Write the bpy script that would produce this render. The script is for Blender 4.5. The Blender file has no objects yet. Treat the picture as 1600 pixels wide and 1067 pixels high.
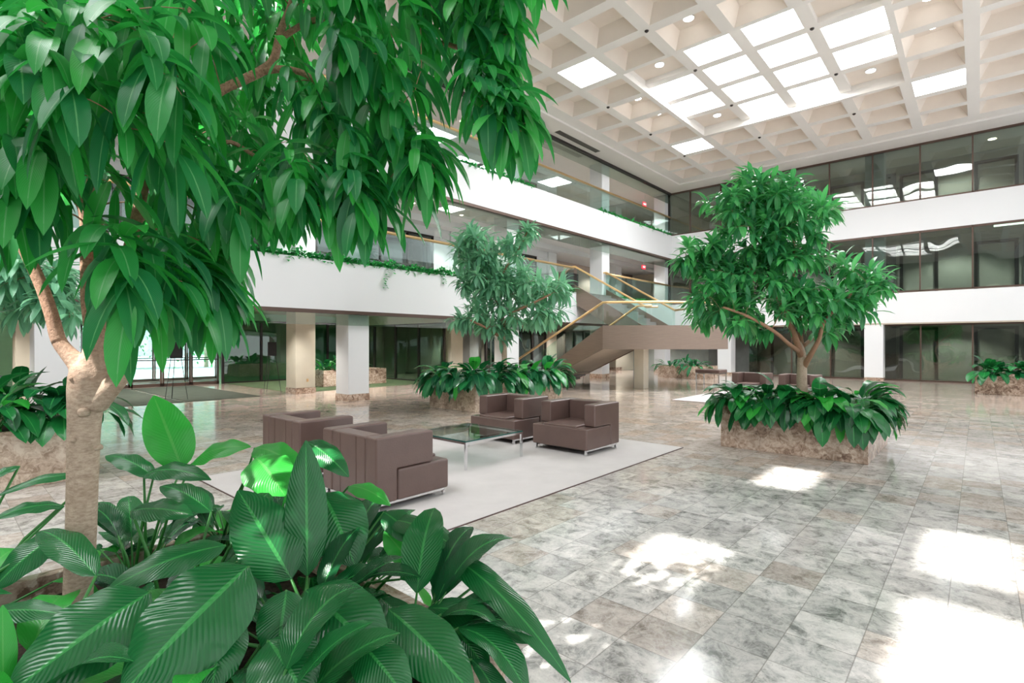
import bpy, math, random
from mathutils import Vector
PI = math.pi
SC = bpy.context.scene
COL = SC.collection
# ------------------------------------------------------------------ camera
H = 1.7; FPX = 815.0; HZ = 537.0; YAW = math.radians(41.8)
FW = (math.cos(YAW), math.sin(YAW)); RT = (math.sin(YAW), -math.cos(YAW))
cam = bpy.data.cameras.new('camera'); camo = bpy.data.objects.new('camera', cam); COL.objects.link(camo)
camo.location = (0, 0, H); camo.rotation_euler = (PI/2, 0, YAW - PI/2)
cam.sensor_width = 36; cam.lens = 36*FPX/1600; cam.shift_y = (HZ-533.5)/1600; cam.clip_start = 0.02; cam.clip_end = 400
SC.camera = camo
# ------------------------------------------------------------------ light
SC.view_settings.view_transform = 'Standard'; SC.view_settings.look = 'None'
SC.view_settings.gamma = 1.0; SC.view_settings.use_curve_mapping = False
SC.view_settings.exposure = 0.85
SKY_GLOW = 1.2        # daylight outside
PANE_GLOW = 15.0      # luminous skylight panes
wd = bpy.data.worlds.new('world'); SC.world = wd; wd.use_nodes = True
wd.node_tree.nodes['Background'].inputs[0].default_value = (0.93, 0.97, 1.0, 1)
wd.node_tree.nodes['Background'].inputs[1].default_value = SKY_GLOW
sun = bpy.data.lights.new('sun', 'SUN'); suno = bpy.data.objects.new('sun', sun); COL.objects.link(suno)
suno.rotation_euler = Vector((8.24, -2.70, -11.1)).to_track_quat('-Z', 'Y').to_euler()
suno.location = (-15, 10, 25); sun.energy = 11; sun.angle = math.radians(0.9); sun.color = (1, 0.97, 0.92)
SC.cycles.max_bounces = 10; SC.cycles.diffuse_bounces = 5; SC.cycles.transparent_max_bounces = 24
SC.cycles.sample_clamp_indirect = 6; SC.cycles.use_denoising = True; SC.cycles.caustics_reflective = False; SC.cycles.caustics_refractive = False

def at(px, py, k):
    t = (px-800)/FPX
    return Vector((k*(FW[0]+t*RT[0]), k*(FW[1]+t*RT[1]), H + k*(HZ-py)/FPX))
# ------------------------------------------------------------------ materials
def nt(name):
    m = bpy.data.materials.new(name); m.use_nodes = True
    t = m.node_tree; b = t.nodes['Principled BSDF']
    return m, t, b
def N(t, kind, **kw):
    n = t.nodes.new(kind)
    for k, v in kw.items(): setattr(n, k, v)
    return n
def mth(t, op, a, b=None, c=None):
    n = N(t, 'ShaderNodeMath', operation=op)
    for i, v in enumerate((a, b, c)):
        if v is None: continue
        if isinstance(v, (int, float)): n.inputs[i].default_value = v
        else: t.links.new(v, n.inputs[i])
    return n.outputs[0]
def ramp(t, fac, stops):
    n = N(t, 'ShaderNodeValToRGB'); e = n.color_ramp.elements
    while len(e) > 1: e.remove(e[-1])
    e[0].position = stops[0][0]; e[0].color = (*stops[0][1], 1)
    for p, c in stops[1:]:
        x = e.new(p); x.color = (*c, 1)
    t.links.new(fac, n.inputs[0]); return n.outputs[0]
def mix(t, f, a, b, mode='MIX'):
    n = N(t, 'ShaderNodeMix', data_type='RGBA', blend_type=mode)
    for i, v in ((0, f), (6, a), (7, b)):
        if isinstance(v, (int, float)): n.inputs[i].default_value = v
        elif isinstance(v, tuple): n.inputs[i].default_value = (*v, 1)
        else: t.links.new(v, n.inputs[i])
    return n.outputs[2]
def noise(t, vec, scale, detail=4, rough=0.55, dist=0.0):
    n = N(t, 'ShaderNodeTexNoise'); n.inputs['Scale'].default_value = scale
    n.inputs['Detail'].default_value = detail; n.inputs['Roughness'].default_value = rough; n.inputs['Distortion'].default_value = dist
    t.links.new(vec, n.inputs['Vector']); return n.outputs[0]
def bump(t, b, h, strength=0.3, dist=0.01):
    n = N(t, 'ShaderNodeBump'); n.inputs['Strength'].default_value = strength; n.inputs['Distance'].default_value = dist
    t.links.new(h, n.inputs['Height']); t.links.new(n.outputs[0], b.inputs['Normal'])
def plain(name, col, rough=0.5, metal=0.0, spec=0.5, var=0.06, scale=3.0, bmp=0.0):
    m, t, b = nt(name)
    o = N(t, 'ShaderNodeTexCoord').outputs['Object']
    nz = noise(t, o, scale)
    c = ramp(t, nz, [(0.3, tuple(x*(1-var) for x in col)), (0.7, tuple(min(1, x*(1+var)) for x in col))])
    t.links.new(c, b.inputs['Base Color'])
    b.inputs['Roughness'].default_value = rough; b.inputs['Metallic'].default_value = metal
    b.inputs['Specular IOR Level'].default_value = spec
    if bmp: bump(t, b, noise(t, o, 60), bmp)
    return m
def emit(name, col, s):
    m, t, b = nt(name); t.nodes.remove(b)
    e = N(t, 'ShaderNodeEmission'); e.inputs[0].default_value = (*col, 1); e.inputs[1].default_value = s
    t.links.new(e.outputs[0], t.nodes['Material Output'].inputs[0]); return m
def glass(name, tint, refl=0.08, fres=0.5, warp=0.0, rough=0.0):
    m, t, b = nt(name); t.nodes.remove(b)
    tr = N(t, 'ShaderNodeBsdfTransparent'); tr.inputs[0].default_value = (*tint, 1)
    gl = N(t, 'ShaderNodeBsdfGlossy'); gl.inputs['Roughness'].default_value = rough
    lw = N(t, 'ShaderNodeLayerWeight'); lw.inputs[0].default_value = 0.35
    f = mth(t, 'ADD', mth(t, 'MULTIPLY', lw.outputs['Fresnel'], fres), refl)
    if warp:
        o = N(t, 'ShaderNodeTexCoord').outputs['Object']
        bp = N(t, 'ShaderNodeBump'); bp.inputs['Strength'].default_value = 1.0; bp.inputs['Distance'].default_value = warp
        t.links.new(noise(t, o, 0.55, 1), bp.inputs['Height']); t.links.new(bp.outputs[0], gl.inputs['Normal'])
    ms = N(t, 'ShaderNodeMixShader'); t.links.new(f, ms.inputs[0]); t.links.new(tr.outputs[0], ms.inputs[1]); t.links.new(gl.outputs[0], ms.inputs[2])
    t.links.new(ms.outputs[0], t.nodes['Material Output'].inputs[0]); return m

M = {}
M['white'] = plain('white_paint', (0.76, 0.77, 0.78), 0.6, spec=0.2, var=0.012, scale=0.6)
M['ceiling'] = plain('ceiling_plaster', (0.77, 0.745, 0.715), 0.75, spec=0.15, var=0.02, scale=0.8)
M['coffer'] = plain('coffer_plaster', (0.76, 0.685, 0.615), 0.8, spec=0.1, var=0.03, scale=1.5)
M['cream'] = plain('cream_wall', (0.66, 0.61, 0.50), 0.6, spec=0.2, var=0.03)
M['beige'] = plain('beige_wall', (0.42, 0.415, 0.36), 0.7, spec=0.2, var=0.05)
M['pale_green'] = plain('pale_green_wall', (0.36, 0.70, 0.45), 0.6, spec=0.3)
M['corridor'] = plain('corridor_wall', (0.36, 0.29, 0.25), 0.7, var=0.06)
M['dark'] = plain('dark_bronze', (0.035, 0.028, 0.026), 0.35, 0.4)
M['bronze'] = plain('bronze_frame', (0.10, 0.062, 0.048), 0.4, 0.4)
M['darkroom'] = plain('dark_room', (0.14, 0.15, 0.14), 0.7, var=0.1)
M['greyroom'] = plain('grey_room', (0.34, 0.38, 0.36), 0.7, var=0.1)
M['brass'] = plain('brass', (0.88, 0.60, 0.30), 0.3, 0.7, var=0.08, scale=2)
M['chrome'] = plain('chrome', (0.8, 0.8, 0.82), 0.12, 1.0, var=0.02)
M['leather'] = plain('brown_leather', (0.135, 0.086, 0.074), 0.30, spec=0.5, var=0.07, scale=5, bmp=0.12)
M['seam'] = plain('dark_seam', (0.06, 0.04, 0.035), 0.6)
M['rug'] = plain('pale_rug', (0.56, 0.535, 0.525), 0.95, spec=0.05, var=0.05, scale=2.2, bmp=0.3)
M['rug_edge'] = plain('rug_edge', (0.10, 0.06, 0.055), 0.9)
M['mat'] = plain('entrance_mat', (0.075, 0.088, 0.070), 0.95, spec=0.05, var=0.12, bmp=0.3)
M['carpet'] = plain('hall_carpet', (0.10, 0.14, 0.075), 0.95, spec=0.05, var=0.15, bmp=0.3)
M['carpet_up'] = plain('balcony_carpet', (0.20, 0.18, 0.16), 0.95, spec=0.05)
M['soil'] = plain('potting_soil', (0.035, 0.026, 0.02), 0.95, spec=0.1, var=0.5, scale=40, bmp=0.8)
M['black'] = plain('black_board', (0.012, 0.012, 0.013), 0.5)
M['paving'] = plain('outdoor_paving', (0.55, 0.55, 0.56), 0.8)
M['grille'] = plain('vent_grille', (0.20, 0.19, 0.17), 0.5, 0.2)
M['stairwhite'] = plain('stair_soffit', (0.50, 0.43, 0.35), 0.5, spec=0.3)
M['tread'] = plain('stair_carpet', (0.20, 0.18, 0.17), 0.9)
M['glow'] = emit('lamp_glow', (1, 0.97, 0.93), 14.0)
M['spot'] = emit('small_lamp_glow', (1, 0.85, 0.6), 8.0)
M['tube'] = emit('strip_lamp_glow', (0.95, 1, 0.85), 2.2)
M['red'] = emit('exit_red', (1.0, 0.03, 0.05), 1.3)
M['redtext'] = emit('exit_letters', (1.0, 0.75, 0.7), 1.6)
M['frosted'] = emit('frosted_skylight', (0.965, 0.985, 1.0), PANE_GLOW)
m, t, b = nt('sun_slot_pane'); t.nodes.remove(b)
e_ = N(t, 'ShaderNodeEmission'); e_.inputs[0].default_value = (0.965, 0.985, 1.0, 1); e_.inputs[1].default_value = PANE_GLOW
tr_ = N(t, 'ShaderNodeBsdfTransparent'); ad_ = N(t, 'ShaderNodeAddShader')
t.links.new(e_.outputs[0], ad_.inputs[0]); t.links.new(tr_.outputs[0], ad_.inputs[1]); t.links.new(ad_.outputs[0], t.nodes['Material Output'].inputs[0])
M['sun_slot'] = m
M['frosted_rear'] = emit('frosted_skylight_rear', (0.965, 0.985, 1.0), PANE_GLOW*0.62)
M['near_fill'] = emit('near_fill_glow', (0.93, 0.97, 1.0), 1.15)
M['glass_rail'] = glass('rail_glass', (0.86, 0.95, 0.92), 0.03, 0.35)
M['glass_screen'] = glass('screen_glass', (0.84, 0.90, 0.86), 0.07, 0.4)
M['glass_dark'] = glass('window_glass', (0.58, 0.66, 0.63), 0.085, 0.45, warp=0.022)
M['glass_ground'] = glass('ground_window_glass', (0.50, 0.57, 0.53), 0.085, 0.45, warp=0.03)
M['glass_green'] = glass('green_glass', (0.50, 0.64, 0.55), 0.07, 0.4, warp=0.02)
M['glass_door'] = glass('door_glass', (0.84, 0.93, 0.93), 0.05, 0.3)
M['glass_table'] = glass('table_glass', (0.84, 0.91, 0.885), 0.05, 0.4)
M['glass_edge'] = plain('glass_edge', (0.02, 0.10, 0.085), 0.1)
# brushed landing metal
m, t, b = nt('brushed_bronze'); o = N(t, 'ShaderNodeTexCoord').outputs['Object']
mp = N(t, 'ShaderNodeMapping'); mp.inputs['Scale'].default_value = (1, 1, 30); t.links.new(o, mp.inputs[0])
t.links.new(ramp(t, noise(t, mp.outputs[0], 3), [(0.3, (0.235, 0.175, 0.14)), (0.7, (0.285, 0.215, 0.17))]), b.inputs['Base Color'])
b.inputs['Metallic'].default_value = 0.55; b.inputs['Roughness'].default_value = 0.42; M['brushed'] = m
# bark
m, t, b = nt('bark'); o = N(t, 'ShaderNodeTexCoord').outputs['Object']
mp = N(t, 'ShaderNodeMapping'); mp.inputs['Scale'].default_value = (1, 1, 3.5); t.links.new(o, mp.inputs[0])
n1 = noise(t, mp.outputs[0], 45, 6, 0.7); n2 = noise(t, o, 7, 3)
c1 = ramp(t, n1, [(0.3, (0.30, 0.21, 0.15)), (0.55, (0.52, 0.40, 0.30)), (0.8, (0.66, 0.55, 0.44))])
c2 = mix(t, ramp(t, n2, [(0.45, (0, 0, 0)), (0.7, (0.5, 0.5, 0.5))]), c1, (0.30, 0.21, 0.15))
t.links.new(c2, b.inputs['Base Color']); b.inputs['Roughness'].default_value = 0.85; bump(t, b, n1, 0.6, 0.01); M['bark'] = m
m, t, b = nt('young_bark'); o = N(t, 'ShaderNodeTexCoord').outputs['Object']
n1 = noise(t, o, 90, 5, 0.7)
t.links.new(ramp(t, n1, [(0.3, (0.22, 0.11, 0.065)), (0.7, (0.52, 0.29, 0.18))]), b.inputs['Base Color'])
b.inputs['Roughness'].default_value = 0.8; bump(t, b, n1, 0.7, 0.008); M['twig'] = m
# the big tree's bark: smooth and beige low down, rough and reddish on the limbs above
m, t, b = nt('big_tree_bark'); o = N(t, 'ShaderNodeTexCoord').outputs['Object']
mp = N(t, 'ShaderNodeMapping'); mp.inputs['Scale'].default_value = (1, 1, 2.6); t.links.new(o, mp.inputs[0])
n1 = noise(t, mp.outputs[0], 45, 6, 0.7); n2 = noise(t, o, 90, 5, 0.7); n3 = noise(t, o, 9, 3)
lo = ramp(t, n1, [(0.3, (0.30, 0.21, 0.15)), (0.55, (0.50, 0.385, 0.29)), (0.8, (0.64, 0.53, 0.42))])
lo = mix(t, ramp(t, n3, [(0.5, (0, 0, 0)), (0.7, (0.45, 0.45, 0.45))]), lo, (0.33, 0.23, 0.16))
hi = ramp(t, n2, [(0.3, (0.19, 0.095, 0.055)), (0.7, (0.50, 0.29, 0.19))])
sz = N(t, 'ShaderNodeSeparateXYZ'); t.links.new(o, sz.inputs[0])
mr_ = N(t, 'ShaderNodeMapRange'); t.links.new(mth(t, 'ADD', sz.outputs[2], mth(t, 'MULTIPLY', n3, 0.25)), mr_.inputs[0]); mr_.inputs[1].default_value = 1.62; mr_.inputs[2].default_value = 1.92
t.links.new(mix(t, mr_.outputs[0], lo, hi), b.inputs['Base Color']); b.inputs['Roughness'].default_value = 0.85; bump(t, b, n2, 0.6, 0.008); M['bark_big'] = m
def marble_vec(t):
    return N(t, 'ShaderNodeTexCoord').outputs['Object']
# floor: polished breccia marble tiles
m, t, b = nt('marble_floor'); o = marble_vec(t)
sep = N(t, 'ShaderNodeSeparateXYZ'); t.links.new(o, sep.inputs[0])
ux = mth(t, 'DIVIDE', mth(t, 'SUBTRACT', sep.outputs[0], 0.21), 0.35); uy = mth(t, 'DIVIDE', mth(t, 'SUBTRACT', sep.outputs[1], 0.147), 0.35)
ix = mth(t, 'FLOOR', ux); iy = mth(t, 'FLOOR', uy)
cmb = N(t, 'ShaderNodeCombineXYZ'); t.links.new(ix, cmb.inputs[0]); t.links.new(iy, cmb.inputs[1])
wn = N(t, 'ShaderNodeTexWhiteNoise', noise_dimensions='3D'); t.links.new(cmb.outputs[0], wn.inputs[0])
off = N(t, 'ShaderNodeVectorMath', operation='MULTIPLY_ADD'); t.links.new(wn.outputs['Color'], off.inputs[0])
off.inputs[1].default_value = (37, 41, 29); t.links.new(o, off.inputs[2])
n1 = noise(t, off.outputs[0], 5.5, 10, 0.74, 0.55); n2 = noise(t, off.outputs[0], 11, 6, 0.7, 1.0)
vo = N(t, 'ShaderNodeTexVoronoi', feature='DISTANCE_TO_EDGE'); vo.inputs['Scale'].default_value = 7
wv = N(t, 'ShaderNodeVectorMath', operation='MULTIPLY_ADD'); nn = N(t, 'ShaderNodeTexNoise'); nn.inputs['Scale'].default_value = 6; nn.inputs['Detail'].default_value = 4
t.links.new(off.outputs[0], nn.inputs['Vector']); t.links.new(nn.outputs['Color'], wv.inputs[0]); wv.inputs[1].default_value = (0.55, 0.55, 0.55); t.links.new(off.outputs[0], wv.inputs[2])
t.links.new(wv.outputs[0], vo.inputs['Vector'])
base = ramp(t, n1, [(0.36, (0.19, 0.195, 0.185)), (0.44, (0.38, 0.38, 0.365)), (0.50, (0.52, 0.515, 0.495)), (0.57, (0.62, 0.605, 0.58)), (0.68, (0.72, 0.705, 0.67))])
warm = ramp(t, n2, [(0.35, (0.30, 0.20, 0.14)), (0.6, (0.55, 0.42, 0.33)), (0.8, (0.66, 0.60, 0.52))])
wf = N(t, 'ShaderNodeSeparateColor'); t.links.new(wn.outputs['Color'], wf.inputs[0])
bigw = ramp(t, noise(t, o, 0.16, 2), [(0.40, (0, 0, 0)), (0.62, (0.5, 0.5, 0.5))])
sepw = N(t, 'ShaderNodeSeparateColor'); t.links.new(bigw, sepw.inputs[0])
farlight = N(t, 'ShaderNodeMapRange'); t.links.new(mth(t, 'ADD', sep.outputs[0], mth(t, 'MULTIPLY', sep.outputs[1], 1.3)), farlight.inputs[0])  # far tiles turn browner: warmer lighting there put into the marble colour
farlight.inputs[1].default_value = 9; farlight.inputs[2].default_value = 20; farlight.inputs[4].default_value = 0.62
tilew = mth(t, 'MULTIPLY', mth(t, 'GREATER_THAN', wf.outputs[0], 0.72), 0.35)
wamt = mth(t, 'MINIMUM', mth(t, 'ADD', mth(t, 'ADD', tilew, mth(t, 'MULTIPLY', sepw.outputs[0], 0.35)), farlight.outputs[0]), 0.85)
c = mix(t, wamt, base, warm)
vein = ramp(t, vo.outputs['Distance'], [(0.0, (0.80, 0.78, 0.74)), (0.035, (0.80, 0.78, 0.74)), (0.06, (0, 0, 0))])
sv = N(t, 'ShaderNodeSeparateColor'); t.links.new(vein, sv.inputs[0])
c = mix(t, mth(t, 'MULTIPLY', sv.outputs[0], 0.30), c, (0.74, 0.72, 0.68))
fine = noise(t, off.outputs[0], 26, 5, 0.7, 1.5)
c = mix(t, ramp(t, fine, [(0.56, (0, 0, 0)), (0.64, (0.35, 0.35, 0.35))]), c, (0.17, 0.165, 0.155))
tone = mth(t, 'ADD', mth(t, 'MULTIPLY', wf.outputs[1], 0.30), 0.85)
tc = N(t, 'ShaderNodeCombineColor'); [t.links.new(tone, tc.inputs[i]) for i in range(3)]
c = mix(t, 1.0, c, tc.outputs[0], 'MULTIPLY')
fx = mth(t, 'ABSOLUTE', mth(t, 'SUBTRACT', mth(t, 'FRACT', ux), 0.5)); fy = mth(t, 'ABSOLUTE', mth(t, 'SUBTRACT', mth(t, 'FRACT', uy), 0.5))
g = mth(t, 'MULTIPLY', mth(t, 'GREATER_THAN', mth(t, 'MAXIMUM', fx, fy), 0.4915), 0.55)
c = mix(t, g, c, (0.16, 0.145, 0.13))
t.links.new(c, b.inputs['Base Color'])
b.inputs['Roughness'].default_value = 0.14; b.inputs['Specular IOR Level'].default_value = 0.6
t.links.new(mth(t, 'ADD', mth(t, 'MULTIPLY', n2, 0.10), 0.06), b.inputs['Roughness'])
M['floor'] = m
# planter stone: brown breccia
def stone(name, dark, mid, light, rough, sc):
    m, t, b = nt(name); o = marble_vec(t)
    nn = N(t, 'ShaderNodeTexNoise'); nn.inputs['Scale'].default_value = 3.5*sc; nn.inputs['Detail'].default_value = 5; t.links.new(o, nn.inputs['Vector'])
    wv = N(t, 'ShaderNodeVectorMath', operation='MULTIPLY_ADD'); t.links.new(nn.outputs['Color'], wv.inputs[0]); wv.inputs[1].default_value = (0.6, 0.6, 0.6); t.links.new(o, wv.inputs[2])
    v = N(t, 'ShaderNodeTexVoronoi'); v.inputs['Scale'].default_value = 4.5*sc; t.links.new(wv.outputs[0], v.inputs['Vector'])
    v2 = N(t, 'ShaderNodeTexVoronoi', feature='DISTANCE_TO_EDGE'); v2.inputs['Scale'].default_value = 4.5*sc; t.links.new(wv.outputs[0], v2.inputs['Vector'])
    n1 = noise(t, o, 9*sc, 7, 0.7, 1.2)
    sp = N(t, 'ShaderNodeSeparateColor'); t.links.new(v.outputs['Color'], sp.inputs[0])
    c = ramp(t, mth(t, 'ADD', mth(t, 'MULTIPLY', sp.outputs[0], 0.16), mth(t, 'MULTIPLY', n1, 0.84)), [(0.36, dark), (0.50, mid), (0.64, light)])
    vn = mth(t, 'MULTIPLY', mth(t, 'LESS_THAN', v2.outputs['Distance'], 0.02), mth(t, 'MULTIPLY', mth(t, 'GREATER_THAN', n1, 0.5), 0.55))
    c = mix(t, vn, c, (0.70, 0.60, 0.50))
    t.links.new(c, b.inputs['Base Color']); b.inputs['Roughness'].default_value = rough; return m
M['stone'] = stone('planter_marble', (0.17, 0.105, 0.075), (0.46, 0.33, 0.25), (0.68, 0.56, 0.46), 0.22, 1.0)
M['stone_light'] = stone('pale_planter_marble', (0.32, 0.22, 0.155), (0.56, 0.43, 0.33), (0.74, 0.63, 0.52), 0.3, 1.3)
# leaves
def leafmat(name, dark, lite, rib, rough, translu, vein_amp, ribs=22):
    m, t, b = nt(name)
    uv = N(t, 'ShaderNodeUVMap').outputs[0]; s = N(t, 'ShaderNodeSeparateXYZ'); t.links.new(uv, s.inputs[0])
    g = N(t, 'ShaderNodeNewGeometry')
    isl = g.outputs['Random Per Island']
    c = mix(t, mth(t, 'POWER', isl, 1.6), dark, lite)
    av = mth(t, 'ABSOLUTE', mth(t, 'SUBTRACT', s.outputs[1], 0.5))
    mr = mth(t, 'LESS_THAN', av, 0.03)
    c = mix(t, mth(t, 'MULTIPLY', mr, 0.7), c, rib)
    ph = mth(t, 'SUBTRACT', mth(t, 'MULTIPLY', s.outputs[0], ribs), mth(t, 'MULTIPLY', av, ribs*0.55))
    w = mth(t, 'SINE', mth(t, 'MULTIPLY', ph, 2*PI))
    c = mix(t, mth(t, 'MULTIPLY', mth(t, 'GREATER_THAN', w, 0.75), vein_amp), c, rib)
    t.links.new(c, b.inputs['Base Color']); b.inputs['Roughness'].default_value = rough; b.inputs['Specular IOR Level'].default_value = 0.5
    if vein_amp: bump(t, b, w, min(0.9, vein_amp*3), 0.0022)
    tl = N(t, 'ShaderNodeBsdfTranslucent')
    t.links.new(mix(t, 0.5, c, tuple(min(1, x*1.6) for x in lite)), tl.inputs[0])
    ms = N(t, 'ShaderNodeMixShader'); ms.inputs[0].default_value = translu
    t.links.new(b.outputs[0], ms.inputs[1]); t.links.new(tl.outputs[0], ms.inputs[2]); t.links.new(ms.outputs[0], t.nodes['Material Output'].inputs[0])
    return m
M['leaf_front'] = leafmat('front_tree_leaf', (0.012, 0.15, 0.055), (0.04, 0.42, 0.055), (0.16, 0.46, 0.18), 0.36, 0.38, 0.04)
M['leaf_tree'] = leafmat('tree_leaf', (0.030, 0.20, 0.085), (0.11, 0.54, 0.14), (0.24, 0.55, 0.26), 0.30, 0.30, 0.0)
M['leaf_pale'] = leafmat('grey_green_leaf', (0.11, 0.32, 0.20), (0.26, 0.60, 0.34), (0.32, 0.58, 0.38), 0.30, 0.28, 0.0)
M['leaf_lily'] = leafmat('lily_leaf', (0.006, 0.075, 0.026), (0.014, 0.20, 0.040), (0.05, 0.36, 0.08), 0.24, 0.18, 0.09)
M['leaf_young'] = leafmat('young_lily_leaf', (0.025, 0.33, 0.045), (0.045, 0.46, 0.05), (0.12, 0.48, 0.10), 0.32, 0.30, 0.06)
M['leaf_far'] = leafmat('far_lily_leaf', (0.010, 0.11, 0.045), (0.032, 0.30, 0.085), (0.10, 0.38, 0.14), 0.27, 0.18, 0.0)
M['ivy'] = leafmat('ivy_leaf', (0.015, 0.24, 0.06), (0.06, 0.55, 0.12), (0.1, 0.5, 0.15), 0.4, 0.2, 0.0)
M['stem'] = plain('green_stem', (0.03, 0.19, 0.03), 0.45)

# ------------------------------------------------------------------ mesh builder
class MB:
    def __init__(s): s.v = []; s.f = []; s.uv = []
    def add(s, vs, fs, uvs=None):
        n = len(s.v); s.v += [tuple(p) for p in vs]
        for i, f in enumerate(fs):
            s.f.append([n+j for j in f]); s.uv.append(uvs[i] if uvs else None)
        return s
    def box(s, x0, x1, y0, y1, z0, z1):
        vs = [(x, y, z) for x in (x0, x1) for y in (y0, y1) for z in (z0, z1)]
        return s.add(vs, [(0, 1, 3, 2), (4, 6, 7, 5), (0, 4, 5, 1), (2, 3, 7, 6), (0, 2, 6, 4), (1, 5, 7, 3)])
    def quad(s, a, b, c, d): return s.add([a, b, c, d], [(0, 1, 2, 3)])
    def prism(s, poly, f, d0, d1):   # poly of 2D points, f(p,d)->3D
        n = len(poly)
        vs = [f(p, d0) for p in poly] + [f(p, d1) for p in poly]
        return s.add(vs, [tuple(range(n))[::-1], tuple(range(n, 2*n))] + [(i, (i+1) % n, n+(i+1) % n, n+i) for i in range(n)])
    def tube(s, pts, rad, n=8, cap=True):
        pts = [Vector(p) for p in pts]
        if isinstance(rad, (int, float)): rad = [rad]*len(pts)
        vs = []; up = Vector((0, 0, 1)); prev = None
        for i, p in enumerate(pts):
            d = (pts[min(i+1, len(pts)-1)] - pts[max(i-1, 0)])
            if d.length < 1e-9: d = Vector((0, 0, 1))
            d.normalize()
            if prev is None: a = d.orthogonal().normalized()
            else:
                a = prev - d*prev.dot(d); a = a.normalized() if a.length > 1e-6 else d.orthogonal().normalized()
            prev = a; c = d.cross(a)
            vs += [p + (a*math.cos(2*PI*j/n) + c*math.sin(2*PI*j/n))*rad[i] for j in range(n)]
        fs = [(i*n+j, i*n+(j+1) % n, (i+1)*n+(j+1) % n, (i+1)*n+j) for i in range(len(pts)-1) for j in range(n)]
        if cap: fs += [tuple(range(n))[::-1], tuple(range((len(pts)-1)*n, len(pts)*n))]
        return s.add(vs, fs)
    def cyl(s, c, r, z0, z1, n=20): return s.tube([(c[0], c[1], z0), (c[0], c[1], z1)], r, n)
    def build(s, name, mat, parent=None, smooth=False, bev=0.0, seg=2):
        me = bpy.data.meshes.new(name); me.from_pydata(s.v, [], s.f)
        if any(u is not None for u in s.uv):
            ul = me.uv_layers.new(name='UVMap'); k = 0
            for f, u in zip(s.f, s.uv):
                for j in range(len(f)):
                    ul.data[k].uv = u[j] if u else (0, 0); k += 1
        me.materials.append(mat)
        if smooth: me.polygons.foreach_set('use_smooth', [True]*len(me.polygons))
        o = bpy.data.objects.new(name, me); COL.objects.link(o)
        if parent: o.parent = parent; o.matrix_parent_inverse = parent.matrix_basis.inverted()
        if bev:
            b = o.modifiers.new('bevel', 'BEVEL'); b.width = bev; b.segments = seg; b.limit_method = 'ANGLE'
            me.polygons.foreach_set('use_smooth', [True]*len(me.polygons)); b.harden_normals = True
        return o
def empty(name, loc, label=None, cat=None, group=None, rz=0):
    o = bpy.data.objects.new(name, None); COL.objects.link(o); o.location = loc; o.rotation_euler[2] = rz
    if label: o['label'] = label; o['category'] = cat
    if group: o['group'] = group
    return o
def tag(o, label, cat, group=None, kind=None):
    o['label'] = label; o['category'] = cat
    if group: o['group'] = group
    if kind: o['kind'] = kind
    return o
def struct(o): o['kind'] = 'structure'; return o
def rot(v, ax, a): 
    from mathutils import Matrix
    return Matrix.Rotation(a, 3, ax) @ v

# ------------------------------------------------------------------ levels and planes
YF = 13.54; YG = 13.68; XR = 29.4; XG = 29.72
Z2B, Z2T, Z3B, Z3T, ZC = 2.65, 4.03, 6.73, 8.095, 10.63
X0, Y0, YB, XE = -16.0, -5.0, 24.2, 35.5
ZG = ZC + 0.08
struct(MB().box(X0, XE, Y0, YB+4.2, -0.2, 0).build('floor', M['floor']))
# ceiling with coffers
GX = [24.17 - 1.732*i for i in range(21, -3, -1)]       # grid lines
GY = [0.14 + 1.745*i for i in range(-2, 8)]; GY[-1] = 12.2
hb = 0.175
cb = MB(); cf = MB(); SX = [GX.index(x) for x in GX]
ci = {round(x, 2): i for i, x in enumerate(GX)}
ix0 = min(range(len(GX)), key=lambda i: abs(GX[i]-15.51)); iy0 = min(range(len(GY)), key=lambda i: abs(GY[i]-1.885))
singles = {(ix0-1, iy0+4), (ix0+4, iy0+4), (ix0+4, iy0-1), (ix0-1, iy0-1)}
sky_cells = []; corner_cells = []; jx0 = ix0-13; rear = MB(); rclear = MB()
def ring(mb, xa, xb, ya, yb, z, h):
    a = [(xa, ya), (xb, ya), (xb, yb), (xa, yb)]; c = [(xa+h, ya+h), (xb-h, ya+h), (xb-h, yb-h), (xa+h, yb-h)]
    for i in range(4):
        j = (i+1) % 4; mb.quad((*a[i], z), (*a[j], z), (*c[j], z), (*c[i], z))
    return c
def sides(mb, lo, z0, hi, z1):
    for i in range(4):
        j = (i+1) % 4; mb.quad((*lo[i], z0), (*lo[j], z0), (*hi[j], z1), (*hi[i], z1))
ZW, ZP = 10.93, 11.15
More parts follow.
